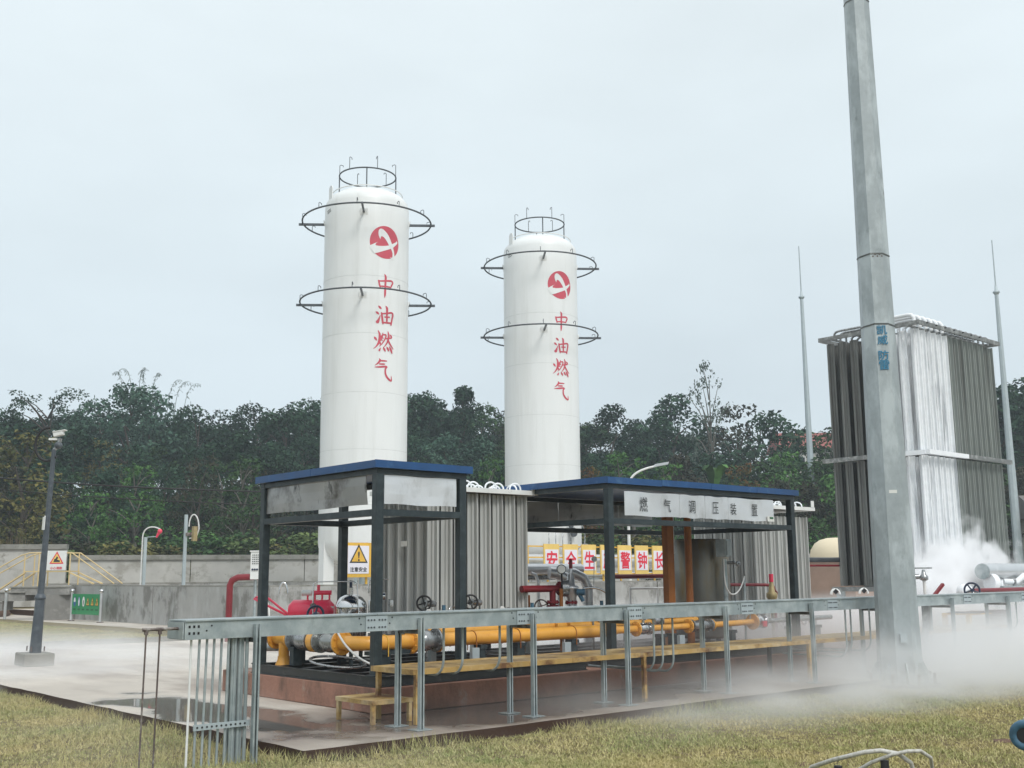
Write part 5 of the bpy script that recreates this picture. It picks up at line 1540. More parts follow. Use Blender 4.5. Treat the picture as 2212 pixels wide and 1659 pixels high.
# alarm-light posts inside the bund
for (X, Y, zt_, zl, lab, red) in ((17.86, 42.39, 3.22, 3.40, 'shorter galvanised post with a red alarm light on a curved conduit', True), (18.39, 39.97, 4.0, 3.5, 'taller galvanised post with a rusty detector and looped conduit', False)):
    t = thing('alarm_post', lab, 'post', (X, Y, .25), 'posts standing inside the bund')
    MB().box(X - .055, X + .055, Y - .04, Y + .04, .25, zt_).build('column', 'galv_far', t)
    q = Vector((X, Y, zt_))
    if red:
        MB().tube([q - ud * .12 + Vector((0, 0, -2)), q - ud * .12 + Vector((0, 0, .0))], .03, 8).build('conduit', 'white_pipe', t)
        MB().tube(bez(q - ud * .12, q - ud * .1 + Vector((0, 0, .45)), q + ud * .3 + Vector((0, 0, .45)), q + ud * .55 + Vector((0, 0, .3))), .028, 8).build('curved_conduit', 'white_pipe', t)
        MB().bar(q + ud * .05 + Vector((0, 0, .0)), q + ud * .45 + Vector((0, 0, .02)), .03, .03).build('arm', 'galv_far', t)
        MB().sphere(q + ud * .55 + Vector((0, 0, .22)), .095, 12, 8).build('alarm_light', 'red_bright', t)
        MB().cyl(q + ud * .5 + Vector((0, 0, .15)), q + ud * .42 + Vector((0, 0, -.02)), .06, .03, n=10).build('horn', 'red_bright', t)
    else:
        MB().tube(arc(q + ud * .12 + Vector((0, 0, -.45)), q + ud * .5 + Vector((0, 0, -.55)), (0, 0, .5), 12) + [q + ud * .42 + Vector((0, 0, -.85)), q + ud * .15 + Vector((0, 0, -.9))], .026, 8).build('looped_conduit', 'white_pipe', t)
        MB().box(X + .15, X + .3, Y - .38, Y - .2, 3.0, 3.55).build('detector', 'brass', t)
        MB().bar(q + Vector((0, -.05, -.75)), q + ud * .4 + Vector((0, -.05, -.7)), .06, .12).build('clamp', 'rusty_brown', t)

# red riser with control cabinet
rp = thing('red_pipeline', 'thick dark red riser pipe bending right below the grey-white cabinet', 'pipe', (13.58, 26.75, 0))
MB().tube([(13.58, 26.75, .0), (13.58, 26.75, 1.42), (13.62, 26.71, 1.55), (13.74, 26.63, 1.62), (13.95, 26.45, 1.63), (14.15, 26.3, 1.63)], .085, 14).build('pipe_run', 'red_pipe', rp)
cbx = thing('control_cabinet', 'off-white control cabinet with rows of indicator lamps beside the left shelter post', 'control box', (14.0, 26.4, 0))
c0 = Vector((13.98, 26.38, 0))
MB().bar(c0 + Vector((0, 0, 1.92)), c0 + ud * .34 + Vector((0, 0, 1.92)), .2, .70).build('enclosure', 'white_paint', cbx)
MB().bar(c0 - ud * .02 + Vector((0, 0, 2.29)), c0 + ud * .37 + Vector((0, 0, 2.29)), .26, .03).build('rain_hood', 'white_paint', cbx)
fr_ = c0 + wn * .105
m1, m2 = MB(), MB()
for r_ in range(5):
    for k in range(4):
        q = fr_ + ud * (.06 + k * .045) + Vector((0, 0, 2.19 - r_ * .055))
        m1.cyl(q, q + wn * .012, .014, n=8)
for k in range(3):
    q = fr_ + ud * (.06 + k * .06) + Vector((0, 0, 1.82))
    m2.cyl(q, q + wn * .03, .026, n=8)
m1.build('indicator_lamps', 'ink', cbx)
m2.build('switches', 'navy', cbx)
MB().box(c0.x + .05, c0.x + .10, c0.y - .12, c0.y - .06, 0, 1.57).build('post', 'galv', cbx)
MB().tube(bez(c0 + ud * .22 + Vector((0, 0, 1.57)), c0 + ud * .2 + Vector((0, 0, 1.2)), c0 + ud * .55 + Vector((0, 0, 1.2)), c0 + ud * .5 + Vector((0, 0, .4))), .025, 8).build('conduit', 'white_pipe', cbx)
MB().tube(arc(c0 + ud * .75 + Vector((0, 0, 1.2)), c0 + ud * .95 + Vector((0, 0, 1.2)), (0, 0, .28), 8), .03, 8).build('conduit', 'polished', cbx)

# overhead cables
for i, (z0, z1) in enumerate(((5.35, 3.05), (5.0, 2.85))):
    a, b = Vector((9.5, 43, z0 + .3)), Vector((15.5, 26, z1 + .6))
    a = Vector((4.0, 44.0, (6.05, 5.75)[i])); b = Vector((19.2, 32.5, (4.4, 3.95)[i]))
    tag(MB().tube([a.lerp(b, k / 16) - Vector((0, 0, .35 * math.sin(math.pi * k / 16))) for k in range(17)], (.030, .018)[i], 6).build('overhead_cable', 'cable'),
        ('upper thicker black overhead cable crossing the trees at left', 'lower thinner black overhead cable crossing the trees at left')[i], 'cable', 'overhead cables at left')

# ------------------------------------------------------------------ lightning masts
def mast(X, Y, z0, H, r0, r1, n, label, joints, mat, rot=0, tip=None, col=None):
    t = thing('lightning_mast', label, 'mast', (X, Y, z0), 'lightning protection masts')
    prev = z0
    rad = lambda z: r0 + (r1 - r0) * (z - z0) / H
    js = list(joints) + [z0 + H]
    for i, z in enumerate(js):
        ra, rb = rad(prev) * (1 + (.035 if i == 0 else 0)), rad(z) * (1 + .0)
        vs = []
        for zz, rr in ((prev, ra), (z, rb)):
            vs += [(X + rr * math.cos(rot + 2 * math.pi * (k + .5) / n), Y + rr * math.sin(rot + 2 * math.pi * (k + .5) / n), zz) for k in range(n)]
        MB().add(vs, [(k, (k + 1) % n, n + (k + 1) % n, n + k) for k in range(n)] + [tuple(range(n, 2 * n))]).build('shaft_section', mat, t)
        if i < len(js) - 1:
            vs = []
            for zz, rr in ((z - .012, rb * 1.0), (z - .012, rb + .007), (z + .012, rb + .007), (z + .012, rb * .99)):
                vs += [(X + rr * math.cos(rot + 2 * math.pi * (k + .5) / n), Y + rr * math.sin(rot + 2 * math.pi * (k + .5) / n), zz + .012 * math.sin(k * 2.3)) for k in range(n)]
            MB().add(vs, [(q_ * n + k, q_ * n + (k + 1) % n, (q_ + 1) * n + (k + 1) % n, (q_ + 1) * n + k) for q_ in range(3) for k in range(n)]).build('joint_seam', 'frame_dark' if n == 8 and H > 25 else mat, t)
        prev = z
    if tip:
        MB().cyl((X, Y, z0 + H), (X, Y, z0 + H + tip), r1 * .45, r1 * .3, n=8).build('rod', mat, t)
        MB().lathe((X, Y, z0 + H - .15), [(r1, 0), (r1 * 1.9, .14), (r1 * 1.9, .22), (r1 * .9, .3), (r1 * .5, .7)], 12).build('collar', mat, t)
    return t
MX, MY = 16.0, 9.3
rot_ = R(44.2)
BM = mast(MX, MY, -.08, 26, .325, .055, 8, 'huge octagonal galvanised lightning mast in the foreground with blue characters', (5.53, 6.7, 11.2), 'galv_mast', rot_)
MB().lathe((MX, MY, -.10), [(.01, 0), (.56, 0), (.56, .035), (.01, .035)], 24, smooth=False).build('base_plate', 'rusty_brown', BM)
for k in range(8):
    a = rot_ + 2 * math.pi * k / 8
    ca, sa = math.cos(a), math.sin(a)
    MB().prism([(MX + ca * .29, MY + sa * .29, -.06), (MX + ca * .50, MY + sa * .50, -.06), (MX + ca * .36, MY + sa * .36, .25), (MX + ca * .29, MY + sa * .29, .25)], (-sa * .016, ca * .016, 0)).build('gusset', 'galv', BM)
    MB().cyl((MX + math.cos(a + .3) * .5, MY + math.sin(a + .3) * .5, -.06), (MX + math.cos(a + .3) * .5, MY + math.sin(a + .3) * .5, .10), .025, n=6).build('anchor_bolt', 'rusty_brown', BM)
# octagon face that looks at the camera: blue characters
fa = R(224.2)
fn = Vector((math.cos(fa), math.sin(fa), 0))
fu = Vector((-math.sin(fa), math.cos(fa), 0))
lean = (.325 - .055) / 26
def face_pt(z, off=.004):
    rr = (.325 + (.055 - .325) * (z + .08) / 26) * math.cos(math.pi / 8)
    return Vector((MX, MY, z)) + fn * (rr + off)
for ch, z in zip('凯威防雷', (5.435, 5.27, 5.02, 4.86)):
    z -= .0
    vs, fs = glyph(ch, .15, .017, .155)
    plate(vs, fs, face_pt(z - 0.0, .012), fu, (-fn * lean + Vector((0, 0, 1)))).build('lettering', 'mast_blue', BM)
for k in range(5):
    q = face_pt(6.66 + .03 * (k % 2), .004) + fu * (-.06 + k * .035)
    MB().bar(q - fu * .010, q + fu * .012, .004, .022).build('rust_spot', 'rusty_brown', BM)
hb = MB().bar(face_pt(.62, .03) - fu * .05, face_pt(.62, .03) + fu * .05, .05, .13).build('terminal_box', 'galv_far', BM)
q = face_pt(2.85)
MB().bar(q - fu * .06, q + fu * .06, .006, .05).build('sticker', 'label_paper', BM)
mast(76.47, 51.16, 0.5, 23.6, .34, .13, 8, 'distant pale lightning mast with thin tip left of the big one', (4.5, 9, 15, 20), 'galv_far', .2, 4.4)
mast(72.74, 33.29, 0.3, 20.0, .33, .12, 8, 'distant pale lightning mast with thin tip at the right edge behind the vaporizer', (4, 8, 12.5, 17), 'galv_far', .2, 3.7)

# ------------------------------------------------------------------ right side: piping by the frosted vaporizer
hc = thing('insulated_pipe', 'large horizontal silver-clad cylinder at the right edge in front of the steam', 'pipe', (30, 15, 0))
hc.location = (0, 0, 0); WORLD[hc.name] = Vector()
X0, Y0 = 26.2, 12.9
MB().cyl((X0, Y0, 1.62), (X0 + 7, Y0, 1.62), .19, n=28).build('cladding', 'pipe_clad', hc)
MB().cyl((X0 - .02, Y0, 1.62), (X0 - .004, Y0, 1.62), .185, n=28).build('end_cap', 'galv', hc)
MB().tube([(X0 + .9, Y0 - .05, 1.38), (X0 + 1.3, Y0 - .2, 1.36), (X0 + 1.55, Y0 - .3, 1.52)], .07, 10).build('branch', 'frost_pipe', hc)
MB().cyl((X0 + .1, Y0 - .1, 1.36), (X0 + .25, Y0 - .15, 1.36), .20, n=20).build('frosted_flange', 'frost_pipe', hc)
for x in (X0 + .5, X0 + 1.2, X0 + 2.0, X0 + 2.6):
    MB().tube([(x, Y0 - .2, 1.42), (x, Y0 - .2, 1.18)], .05, 8).build('fitting', 'grey_valve' if x > X0 + 1 else 'frost_pipe', hc)
MB().box(X0 + .4, X0 + 6, Y0 - .3, Y0 - .1, 1.22, 1.27).build('support_rail', 'galv', hc)
for x in (X0 + .6, X0 + 3, X0 + 5): MB().box(x - .05, x + .05, Y0 - .05, Y0 + .05, .01, 1.42).build('leg', 'galv', hc)
tag(MB().tube([(22.3, 11.2, 1.23), (28.5, 11.2, 1.23)], .045, 10).build('red_pipeline', 'red_pipe'), 'dark red pipe lying just above the tray at the right edge', 'pipe')
hv = thing('hand_valve', 'navy blue handwheel above the tray in front of the steam', 'valve', (21.3, 10.8, 1.2))
wheel((21.35, 10.75, 1.25), (-.72, -.68, .08), .145, 'navy', hv, 5, .02)
MB().tube([(21.35, 10.75, 1.25), (21.7, 11.0, 1.22)], .04, 10).build('stem', 'frost_pipe', hv)
MB().sphere((21.85, 11.15, 1.2), .17, 12, 8).build('frosted_body', 'frost_pipe', hv)
gv = thing('globe_valve', 'grey globe valve with T-handle half hidden in the steam', 'valve', (22.9, 12.6, 0))
MB().tube([(22.9, 12.6, .02), (22.9, 12.6, 1.55)], .035, 10).build('riser', 'white_pipe', gv)
MB().lathe((22.9, 12.6, 1.42), [(.03, 0), (.09, .03), (.09, .10), (.05, .15), (.03, .25)], 14).build('body', 'grey_valve', gv)
MB().bar((22.75, 12.72, 1.70), (23.05, 12.48, 1.70), .03, .03).build('handle', 'grey_valve', gv)
MB().tube([(22.8, 12.66, 1.52), (22.55, 12.88, 1.5)], .06, 10).build('side_port', 'grey_valve', gv)
MB().tube([(22.5, 12.9, 1.46), (22.0, 13.2, 1.05)], .025, 8).build('strut', 'white_pipe', gv)
tag(MB().bar((20.25, 11.0, 1.12), (20.55, 10.92, 1.38), .06, .05).build('red_lever', 'red_pipe'), 'short slanted red lever sticking up behind the tray right of the big mast', 'lever')
ys_ = thing('yellow_stool', 'yellow steel step stand under the tray at the right, draped with a dark red cloth', 'step stand', (21.9, 11, 0))
for x in (21.62, 22.62):
    for y in (11.0, 11.5): MB().box(x - .04, x + .04, y - .04, y + .04, .01, .76).build('leg', 'yellow_frame', ys_)
MB().box(21.58, 22.66, 10.96, 11.54, .76, .79).build('top', 'yellow_frame', ys_)
MB().box(20.95, 22.1, 10.5, 10.98, .36, .40).build('lower_tread', 'yellow_frame', ys_)
for x, y in ((21.0, 10.55), (22.0, 10.55)): MB().box(x - .03, x + .03, y - .03, y + .03, .01, .36).build('leg', 'yellow_frame', ys_)
m = MB()
vs, fs = [], []
for j in range(9):
    for i in range(13):
        u, v = i / 12, j / 8
        vs.append((21.5 + u * 1.25, 10.92 + v * .5, .80 + .02 * math.sin(u * 14 + v * 3)))
for j in range(8):
    for i in range(12): fs.append((j * 13 + i, j * 13 + i + 1, (j + 1) * 13 + i + 1, (j + 1) * 13 + i))
m.add(vs, fs, True)
m2 = []
n_ = 14
vs, fs = [], []
for j in range(8):
    v = j / 7
    wd = .30 * math.sqrt(max(.02, 1 - (v * .98) ** 2.4)) + .05
    for i in range(n_):
        a = 2 * math.pi * i / n_
        vs.append((22.85 + wd * math.cos(a) * (1 - .1 * math.sin(a * 3)), 11.0 + .12 * math.sin(a) * (1.2 - v), .83 - v * .46))
for j in range(7):
    for i in range(n_): fs.append((j * n_ + i, j * n_ + (i + 1) % n_, (j + 1) * n_ + (i + 1) % n_, (j + 1) * n_ + i))
fs.append(tuple(range(n_))); fs.append(tuple((7 * n_ + i) for i in range(n_)))
m.add(vs, fs, True)
tag(m.build('cloth', 'cloth'), 'wet dark maroon cloth draped over the yellow step stand', 'cloth')
m = MB()
vs, fs = [], []
for j in range(7):
    for i in range(12):
        u, v = i / 11, j / 6
        vs.append((20.9 + u * 1.2 + .03 * math.sin(v * 9), 10.46 + v * .55, .43 + .05 * math.sin(u * 5 + v * 4) - (.16 * max(0, .2 - v) / .2)))
for j in range(6):
    for i in range(11): fs.append((j * 12 + i, j * 12 + i + 1, (j + 1) * 12 + i + 1, (j + 1) * 12 + i))
m.add(vs, fs, True)
cl = m.build('cloth', 'foam_dark')
so = cl.modifiers.new('thick', 'SOLIDIFY'); so.thickness = .1
tag(cl, 'sodden dark grey padding lying on the lower tread of the yellow step stand', 'cloth')
yr = thing('platform_railing', 'pale yellow railing at the far right edge beyond the vaporizer', 'railing', (36, 17, 0))
for z in (2.1, 2.75): MB().bar((36.6, 15.8, z), (40.5, 15.8, z), .05, .05).build('rail', 'yellow_pale', yr)
for x in (36.6, 38.2, 40.0): MB().bar((x, 15.8, .0), (x, 15.8, 2.78), .05, .05).build('post', 'yellow_pale', yr)

# cream dome, pipes and small buildings behind the second vaporizer
cd_ = thing('cream_tank', 'cream domed tank end between the small vaporizer and the big mast', 'tank', (45.4, 30, 0))
MB().lathe((47.8, 30.8, 0), [(1.25, .0), (1.25, 2.45), (1.2, 2.75), (1.0, 3.05), (.75, 3.22), (.4, 3.31), (.01, 3.33)], 40).build('shell', 'cream', cd_)
hs = thing('pump_house', 'low pinkish brick pump house left of the frosted vaporizer', 'building', (44, 26, 0))
MB().box(43.2, 47.5, 27.0, 30.4, 0, 2.2).build('wall', 'house_brick', hs)
MB().box(43.1, 47.6, 26.9, 30.5, 2.2, 2.3).build('roof', 'roof_grey', hs)
MB().box(43.9, 44.8, 26.96, 26.995, .9, 1.7).build('window', 'glass_dark', hs)
tag(MB().tube([(24.6, 18.0, 1.98), (29.5, 18.0, 1.98)], .07, 10).build('insulated_pipe', 'ring_steel'), 'dark horizontal pipe left of the frosted vaporizer', 'pipe')
tag(MB().tube([(24.6, 18.0, 1.82), (29.5, 18.0, 1.82)], .03, 8).build('red_pipeline', 'red_pipe'), 'slim red pipe under the dark one left of the frosted vaporizer', 'pipe')
gp2 = thing('pipe_stand', 'grey pipe stand with small pipes between the two vaporizers', 'pipe stand', (24.8, 18, 0))
MB().box(24.6, 24.7, 17.95, 18.05, .01, 1.78).build('column', 'rusty_brown', gp2)
MB().tube([(26.4, 18.5, .02), (26.4, 18.5, 1.45), (26.5, 18.5, 1.52), (27.2, 18.5, 1.52)], .05, 8).build('riser', 'rusty_brown', gp2)
MB().tube([(25.2, 18.5, .02), (25.2, 18.5, 1.15)], .04, 8).build('riser', 'white_pipe', gp2)
for i, x in enumerate((20.9, 22.0)):
    p = thing('pipe_elbow', ('left small black and white pipe coupling above the tray', 'right small black and white pipe coupling above the tray')[i], 'pipe fitting', (x, 13.6, 1.2), 'couplings above the tray left of the mast')
    MB().tube(arc((x - .07, 13.6, 1.16), (x + .09, 13.5, 1.16), (0, 0, .10), 8), .03, 10).build('bend', 'white_paint', p)
    MB().cyl((x - .03, 13.55, 1.19), (x + .01, 13.5, 1.25), .045, n=10).build('ring', 'black', p)

# street lamp behind the lettered shelter
sl = thing('street_lamp', 'white curved-arm street lamp rising behind the lettered shelter roof', 'street lamp', (44.2, 40.6, 0))
q = Vector((44.0, 41.0, 0))
MB().cyl(q, q + Vector((0, 0, 6.3)), .10, .07, n=10).build('pole', 'white_paint', sl)
MB().tube(bez(q + Vector((0, 0, 6.2)), q + Vector((0, 0, 6.9)) + ud * .1, q + ud * .5 + Vector((0, 0, 7.2)), q + ud * 1.5 + Vector((0, 0, 7.4))), .06, 8).build('arm', 'white_paint', sl)
MB().prism([q + ud * 1.4 + Vector((0, 0, 7.33)), q + ud * 2.2 + Vector((0, 0, 7.48)), q + ud * 2.25 + Vector((0, 0, 7.62)), q + ud * 1.5 + Vector((0, 0, 7.5))], (-.2, -.22, 0)).build('lamp_head', 'pipe_clad', sl)

# ------------------------------------------------------------------ foreground right: hose assembly and transmitter
fh = thing('hose_assembly', 'frosty steel tube loops with black and red fittings at the bottom edge', 'pipe fitting', (6.9, 4.4, -.1))

def metal_tube(pts, r, parent, name='tube_loop', mat='tube_frosty'): return MB().tube(pts, r, 10).build(name, mat, parent)
metal_tube([(6.72, 4.72, .18), (6.55, 4.50, .33), (6.40, 4.24, .42), (6.42, 4.02, .49), (6.50, 3.95, .50), (6.58, 3.88, .48), (6.66, 3.84, .42), (6.74, 3.86, .30), (6.8, 3.9, .1)], .014, fh)
metal_tube([(6.5, 4.12, .36), (6.50, 4.02, .42), (6.54, 3.90, .475), (6.59, 3.82, .50), (6.66, 3.77, .50), (6.76, 3.76, .45), (6.88, 3.82, .36), (7.0, 3.88, .15)], .012, fh)
for (x, y, z) in ((6.40, 4.20, .39), (6.52, 3.94, .44)):
    MB().cyl((x, y, z - .30), (x, y, z), .026, n=14).build('black_cap', 'black_rubber', fh)
MB().cyl((6.52, 3.94, .345), (6.52, 3.94, .37), .036, n=16).build('red_collar', 'red_bright', fh)
MB().cyl((6.45, 4.12, .10), (6.45, 4.12, .335), .02, n=10).build('black_fitting', 'black_rubber', fh)
MB().tube([(6.56, 3.92, .33), (6.60, 3.84, .36), (6.62, 3.82, .30)], .026, 8).build('clamp', 'grey_valve', fh)
MB().sphere((6.66, 3.85, .32), .03, 10, 6).build('brass_nut', 'brass', fh)
MB().bar((6.2, 4.5, .1), (6.9, 3.7, .1), .05, .05).build('base_rail', 'skid_black', fh)
bt = thing('transmitter', 'blue flow transmitter head cut by the right edge, standing over the lawn', 'transmitter', (6.9, 3.05, -.12))
c0 = Vector((6.78, 3.16, .64))
d0 = (Vector((0, 0, 1.0)) - c0); d0.z = 0; d0.normalize()
d0 = (d0 - ud * .35).normalized()
MB().lathe(c0, [(.001, .0), (.045, .0), (.05, .01), (.078, .012), (.088, .0), (.09, -.03), (.084, -.05), (.08, -.16), (.088, -.17), (.088, -.22), (.001, -.22)], 28, d0).build('housing', 'blue_device', bt)
MB().cyl(c0 - d0 * .001, c0 + d0 * .003, .044, n=24).build('lens', 'glass_dark', bt)
MB().tube([c0 - d0 * .1, c0 - d0 * .1 - Vector((0, 0, .80))], .035, 10).build('neck', 'blue_device', bt)
MB().cyl(c0 + Vector((0, 0, .085)) - d0 * .06, c0 + Vector((0, 0, .10)) - d0 * .06, .014, n=8).build('screw', 'white_paint', bt)

# ------------------------------------------------------------------ houses on the hill
hA = thing('house', 'red-roofed house half hidden by trees on the hilltop, left of the distant mast', 'house', (92, 66, 9))
q = Vector((95.0, 66.5, 0))
def house(t, q, w_, d_, z0, z1, zr, wall, roof, nw):
    f = ud; b = -wn
    P = lambda s_, r_, z: q + f * s_ + b * r_ + Vector((0, 0, z))
    MB().prism([P(0, 0, z0), P(w_, 0, z0), P(w_, d_, z0), P(0, d_, z0)], (0, 0, z1 - z0)).build('wall', wall, t)
    e = .5
    MB().prism([P(-e, -e, z1 + .02), P(-e, d_ + e, z1 + .02), P(-e, d_ / 2, zr)], f * (w_ + 2 * e)).build('roof', roof, t)
    for i in range(nw):
        s_ = w_ * (i + .5) / nw
        wf = MB().prism([P(s_ - .55, -.03, z1 - 2.2), P(s_ + .55, -.03, z1 - 2.2), P(s_ + .55, -.03, z1 - .8), P(s_ - .55, -.03, z1 - .8)], wn * .04).build('window', 'white_paint', t)
        MB().prism([P(s_ - .45, -.08, z1 - 2.1), P(s_ + .45, -.08, z1 - 2.1), P(s_ + .45, -.08, z1 - .9), P(s_ - .45, -.08, z1 - .9)], wn * .02).build('pane', 'glass_dark', wf)
house(hA, q, 9, 6, 8.5, 14.2, 16.2, 'house_wall', 'roof_red', 3)
hB = thing('house', 'small pale grey-roofed house at the far right edge of the picture', 'house', (70, 31, 0))
house(hB, Vector((71.5, 32.0, 0)) + ud * 1.2 , 7, 5, 1.0, 5.0, 6.6, 'house_wall', 'roof_grey', 2)

# ------------------------------------------------------------------ trees
def leaf_cloud(name, clumps, n_per, size, seed, droop=.2):
    """leaf-sized quads scattered through a set of clumps (x, y, z, radius)"""
    r_ = np.random.RandomState(seed)
    Cn = []
    for (x, y, z, r0_) in clumps:
        k = max(8, int(n_per * r0_ ** 2))
        d = r_.normal(0, 1, (k, 3))
        d /= np.linalg.norm(d, axis=1)[:, None] + 1e-6
        rad_ = r0_ * r_.uniform(.25, 1.0, k) ** .45
        p = d * rad_[:, None]
        p[:, 2] *= .72
        Cn.append(np.c_[p + np.array([x, y, z]), d])
    A = np.vstack(Cn)
    P, D = A[:, :3], A[:, 3:]
    n = len(P)
    nn = D * .55 + r_.normal(0, .6, (n, 3)) + np.array([0, 0, .35])
    nn /= np.linalg.norm(nn, axis=1)[:, None] + 1e-6
    t_ = np.cross(nn, r_.normal(0, 1, (n, 3)))
    t_ /= np.linalg.norm(t_, axis=1)[:, None] + 1e-6
    b_ = np.cross(nn, t_)
    s_ = size * r_.uniform(.55, 1.35, n)
    a_, b2 = t_ * s_[:, None], b_ * (s_ * r_.uniform(.4, .8, n))[:, None]
    V = np.empty((n, 4, 3))
    V[:, 0] = P - a_
    V[:, 1] = P - b2 * .9
    V[:, 2] = P + a_
    V[:, 3] = P + b2 * .9
    V[:, 0, 2] -= s_ * droop
    V[:, 2, 2] -= s_ * droop
    me = bpy.data.meshes.new(name)
    me.vertices.add(n * 4)
    me.vertices.foreach_set('co', V.reshape(-1))
    me.loops.add(n * 4)
    me.loops.foreach_set('vertex_index', np.arange(n * 4, dtype=np.int32))
    me.polygons.add(n)
    me.polygons.foreach_set('loop_start', np.arange(0, n * 4, 4, dtype=np.int32))
    me.update()
    me.materials.append(MATS['leaf_dark'])
    return me
def make_tree(kind, seed):
    """unit-ish tree 10 m high: returns (crown mesh, trunk mesh)"""
    rd = random.Random(seed)
    H = 10.0
    cl, limbs = [], []
    if kind == 'round':
        for i in range(46):
            a, u = rd.uniform(0, 6.283), rd.random()
            z = 2.6 + 6.6 * u
            rmax = 3.6 * math.sin(math.pi * min(1, (u * .86 + .16))) ** .8
            r0_ = rmax * math.sqrt(rd.uniform(.15, 1))
            cl.append((math.cos(a) * r0_, math.sin(a) * r0_, z + rd.uniform(-.3, .3), rd.uniform(.65, 1.25)))
        per, sz = 105, .165
    elif kind == 'tall':
        for i in range(40):
            u = rd.random()
            a = rd.uniform(0, 6.283)
            rmax = 2.3 * math.sin(math.pi * min(1, u * .85 + .18)) ** .7
            r0_ = rmax * math.sqrt(rd.uniform(.1, 1))
            cl.append((math.cos(a) * r0_, math.sin(a) * r0_, 2.2 + 7.2 * u, rd.uniform(.55, 1.0)))
        per, sz = 110, .16
    elif kind == 'layered':
        for lv in range(6):
            z = 3.6 + lv * 1.1
            k = 8 - lv
            for i in range(k):
                a = 6.283 * i / k + rd.uniform(-.3, .3)
                r0_ = (3.4 - lv * .45) * rd.uniform(.5, 1)
                cl.append((math.cos(a) * r0_, math.sin(a) * r0_, z + rd.uniform(-.35, .35), rd.uniform(.45, .9)))
        per, sz = 105, .15
    elif kind == 'pine':
        for i in range(34):
            a = rd.uniform(0, 6.283)
            u = rd.random()
            r0_ = 3.2 * math.sqrt(rd.uniform(.1, 1)) * (1 - .35 * u)
            cl.append((math.cos(a) * r0_, math.sin(a) * r0_, 5.6 + 4.1 * u, rd.uniform(.4, .72)))
        per, sz = 150, .10
    elif kind == 'sparse':
        for i in range(70):
            a = rd.uniform(0, 6.283)
            u = rd.random()
            r0_ = (3.3 * math.sin(math.pi * min(1, .2 + u * .8)) + .3) * math.sqrt(rd.uniform(.1, 1))
            cl.append((math.cos(a) * r0_, math.sin(a) * r0_, 3.0 + 7.0 * u, rd.uniform(.25, .5)))
        per, sz = 95, .11
    elif kind == 'bush':
        for i in range(22):
            a = rd.uniform(0, 6.283)
            r0_ = 4.2 * math.sqrt(rd.random())
            cl.append((math.cos(a) * r0_, math.sin(a) * r0_, 1.0 + (1 - r0_ / 4.6) * rd.uniform(2, 8.5), rd.uniform(1.0, 2.0)))
        per, sz = 42, .26
    crown = leaf_cloud('crown', cl, per, sz, seed + 50)
    m = MB()
    if kind != 'bush':
        top = 9.2 if kind in ('sparse', 'tall', 'pine') else 7.4
        ptsT = [(0, 0, -.6), (rd.uniform(-.1, .1), rd.uniform(-.1, .1), 2.2), (rd.uniform(-.3, .3), rd.uniform(-.3, .3), 5), (rd.uniform(-.4, .4), rd.uniform(-.4, .4), top)]
        m.tube(ptsT, [.20, .15, .10, .03], 7)
        for (x, y, z, r0_) in rd.sample(cl, min(len(cl), 22 if kind == 'sparse' else 11)):
            zb = max(1.9, z - rd.uniform(1.2, 2.6))
            k = min(1, zb / top)
            bx_, by_ = ptsT[2][0] * k, ptsT[2][1] * k
            m.tube([(bx_, by_, zb), ((bx_ + x) / 2, (by_ + y) / 2, (zb + z) / 2 + .25), (x, y, z)], [.065, .04, .015], 5)
    else:
        for i in range(6):
            a = 6.283 * i / 6
            m.tube([(0, 0, -.5), (math.cos(a) * 1.2, math.sin(a) * 1.2, 2.5), (math.cos(a) * 2, math.sin(a) * 2, 5)], [.12, .07, .02], 5)
    me = bpy.data.meshes.new('trunk')
    me.from_pydata([tuple(v) for v in m.v], [], m.f)
    me.polygons.foreach_set('use_smooth', [True] * len(m.f))
    me.materials.append(MATS['bark'])
    return crown, me
LIB = {}
for kd, ns in (('round', 4), ('tall', 3), ('layered', 3), ('pine', 2), ('sparse', 2), ('bush', 4)):
    LIB[kd] = [make_tree(kd, 11 * ns + 7 * i + len(kd)) for i in range(ns)]
TREES = []
def azd(px):
    """bearing in the plant grid of a direction px/2212 across the view, for planting rows fan-wise"""
    return YAW - math.atan((px - 1106) / 2387)
def plant(kind, mat, px, dist, h, w_=1., cat='tree', special=None):
    a = azd(px)
    X, Y = math.cos(a) * dist, math.sin(a) * dist
    TREES.append(dict(kind=kind, mat=mat, px=px, dist=dist, h=h, w=w_, X=X, Y=Y, cat=cat, special=special))
def ztop(y, dist):
    return 1.6 + (1248 - y) / 2387 * dist * 1.0
rd = random.Random(21)
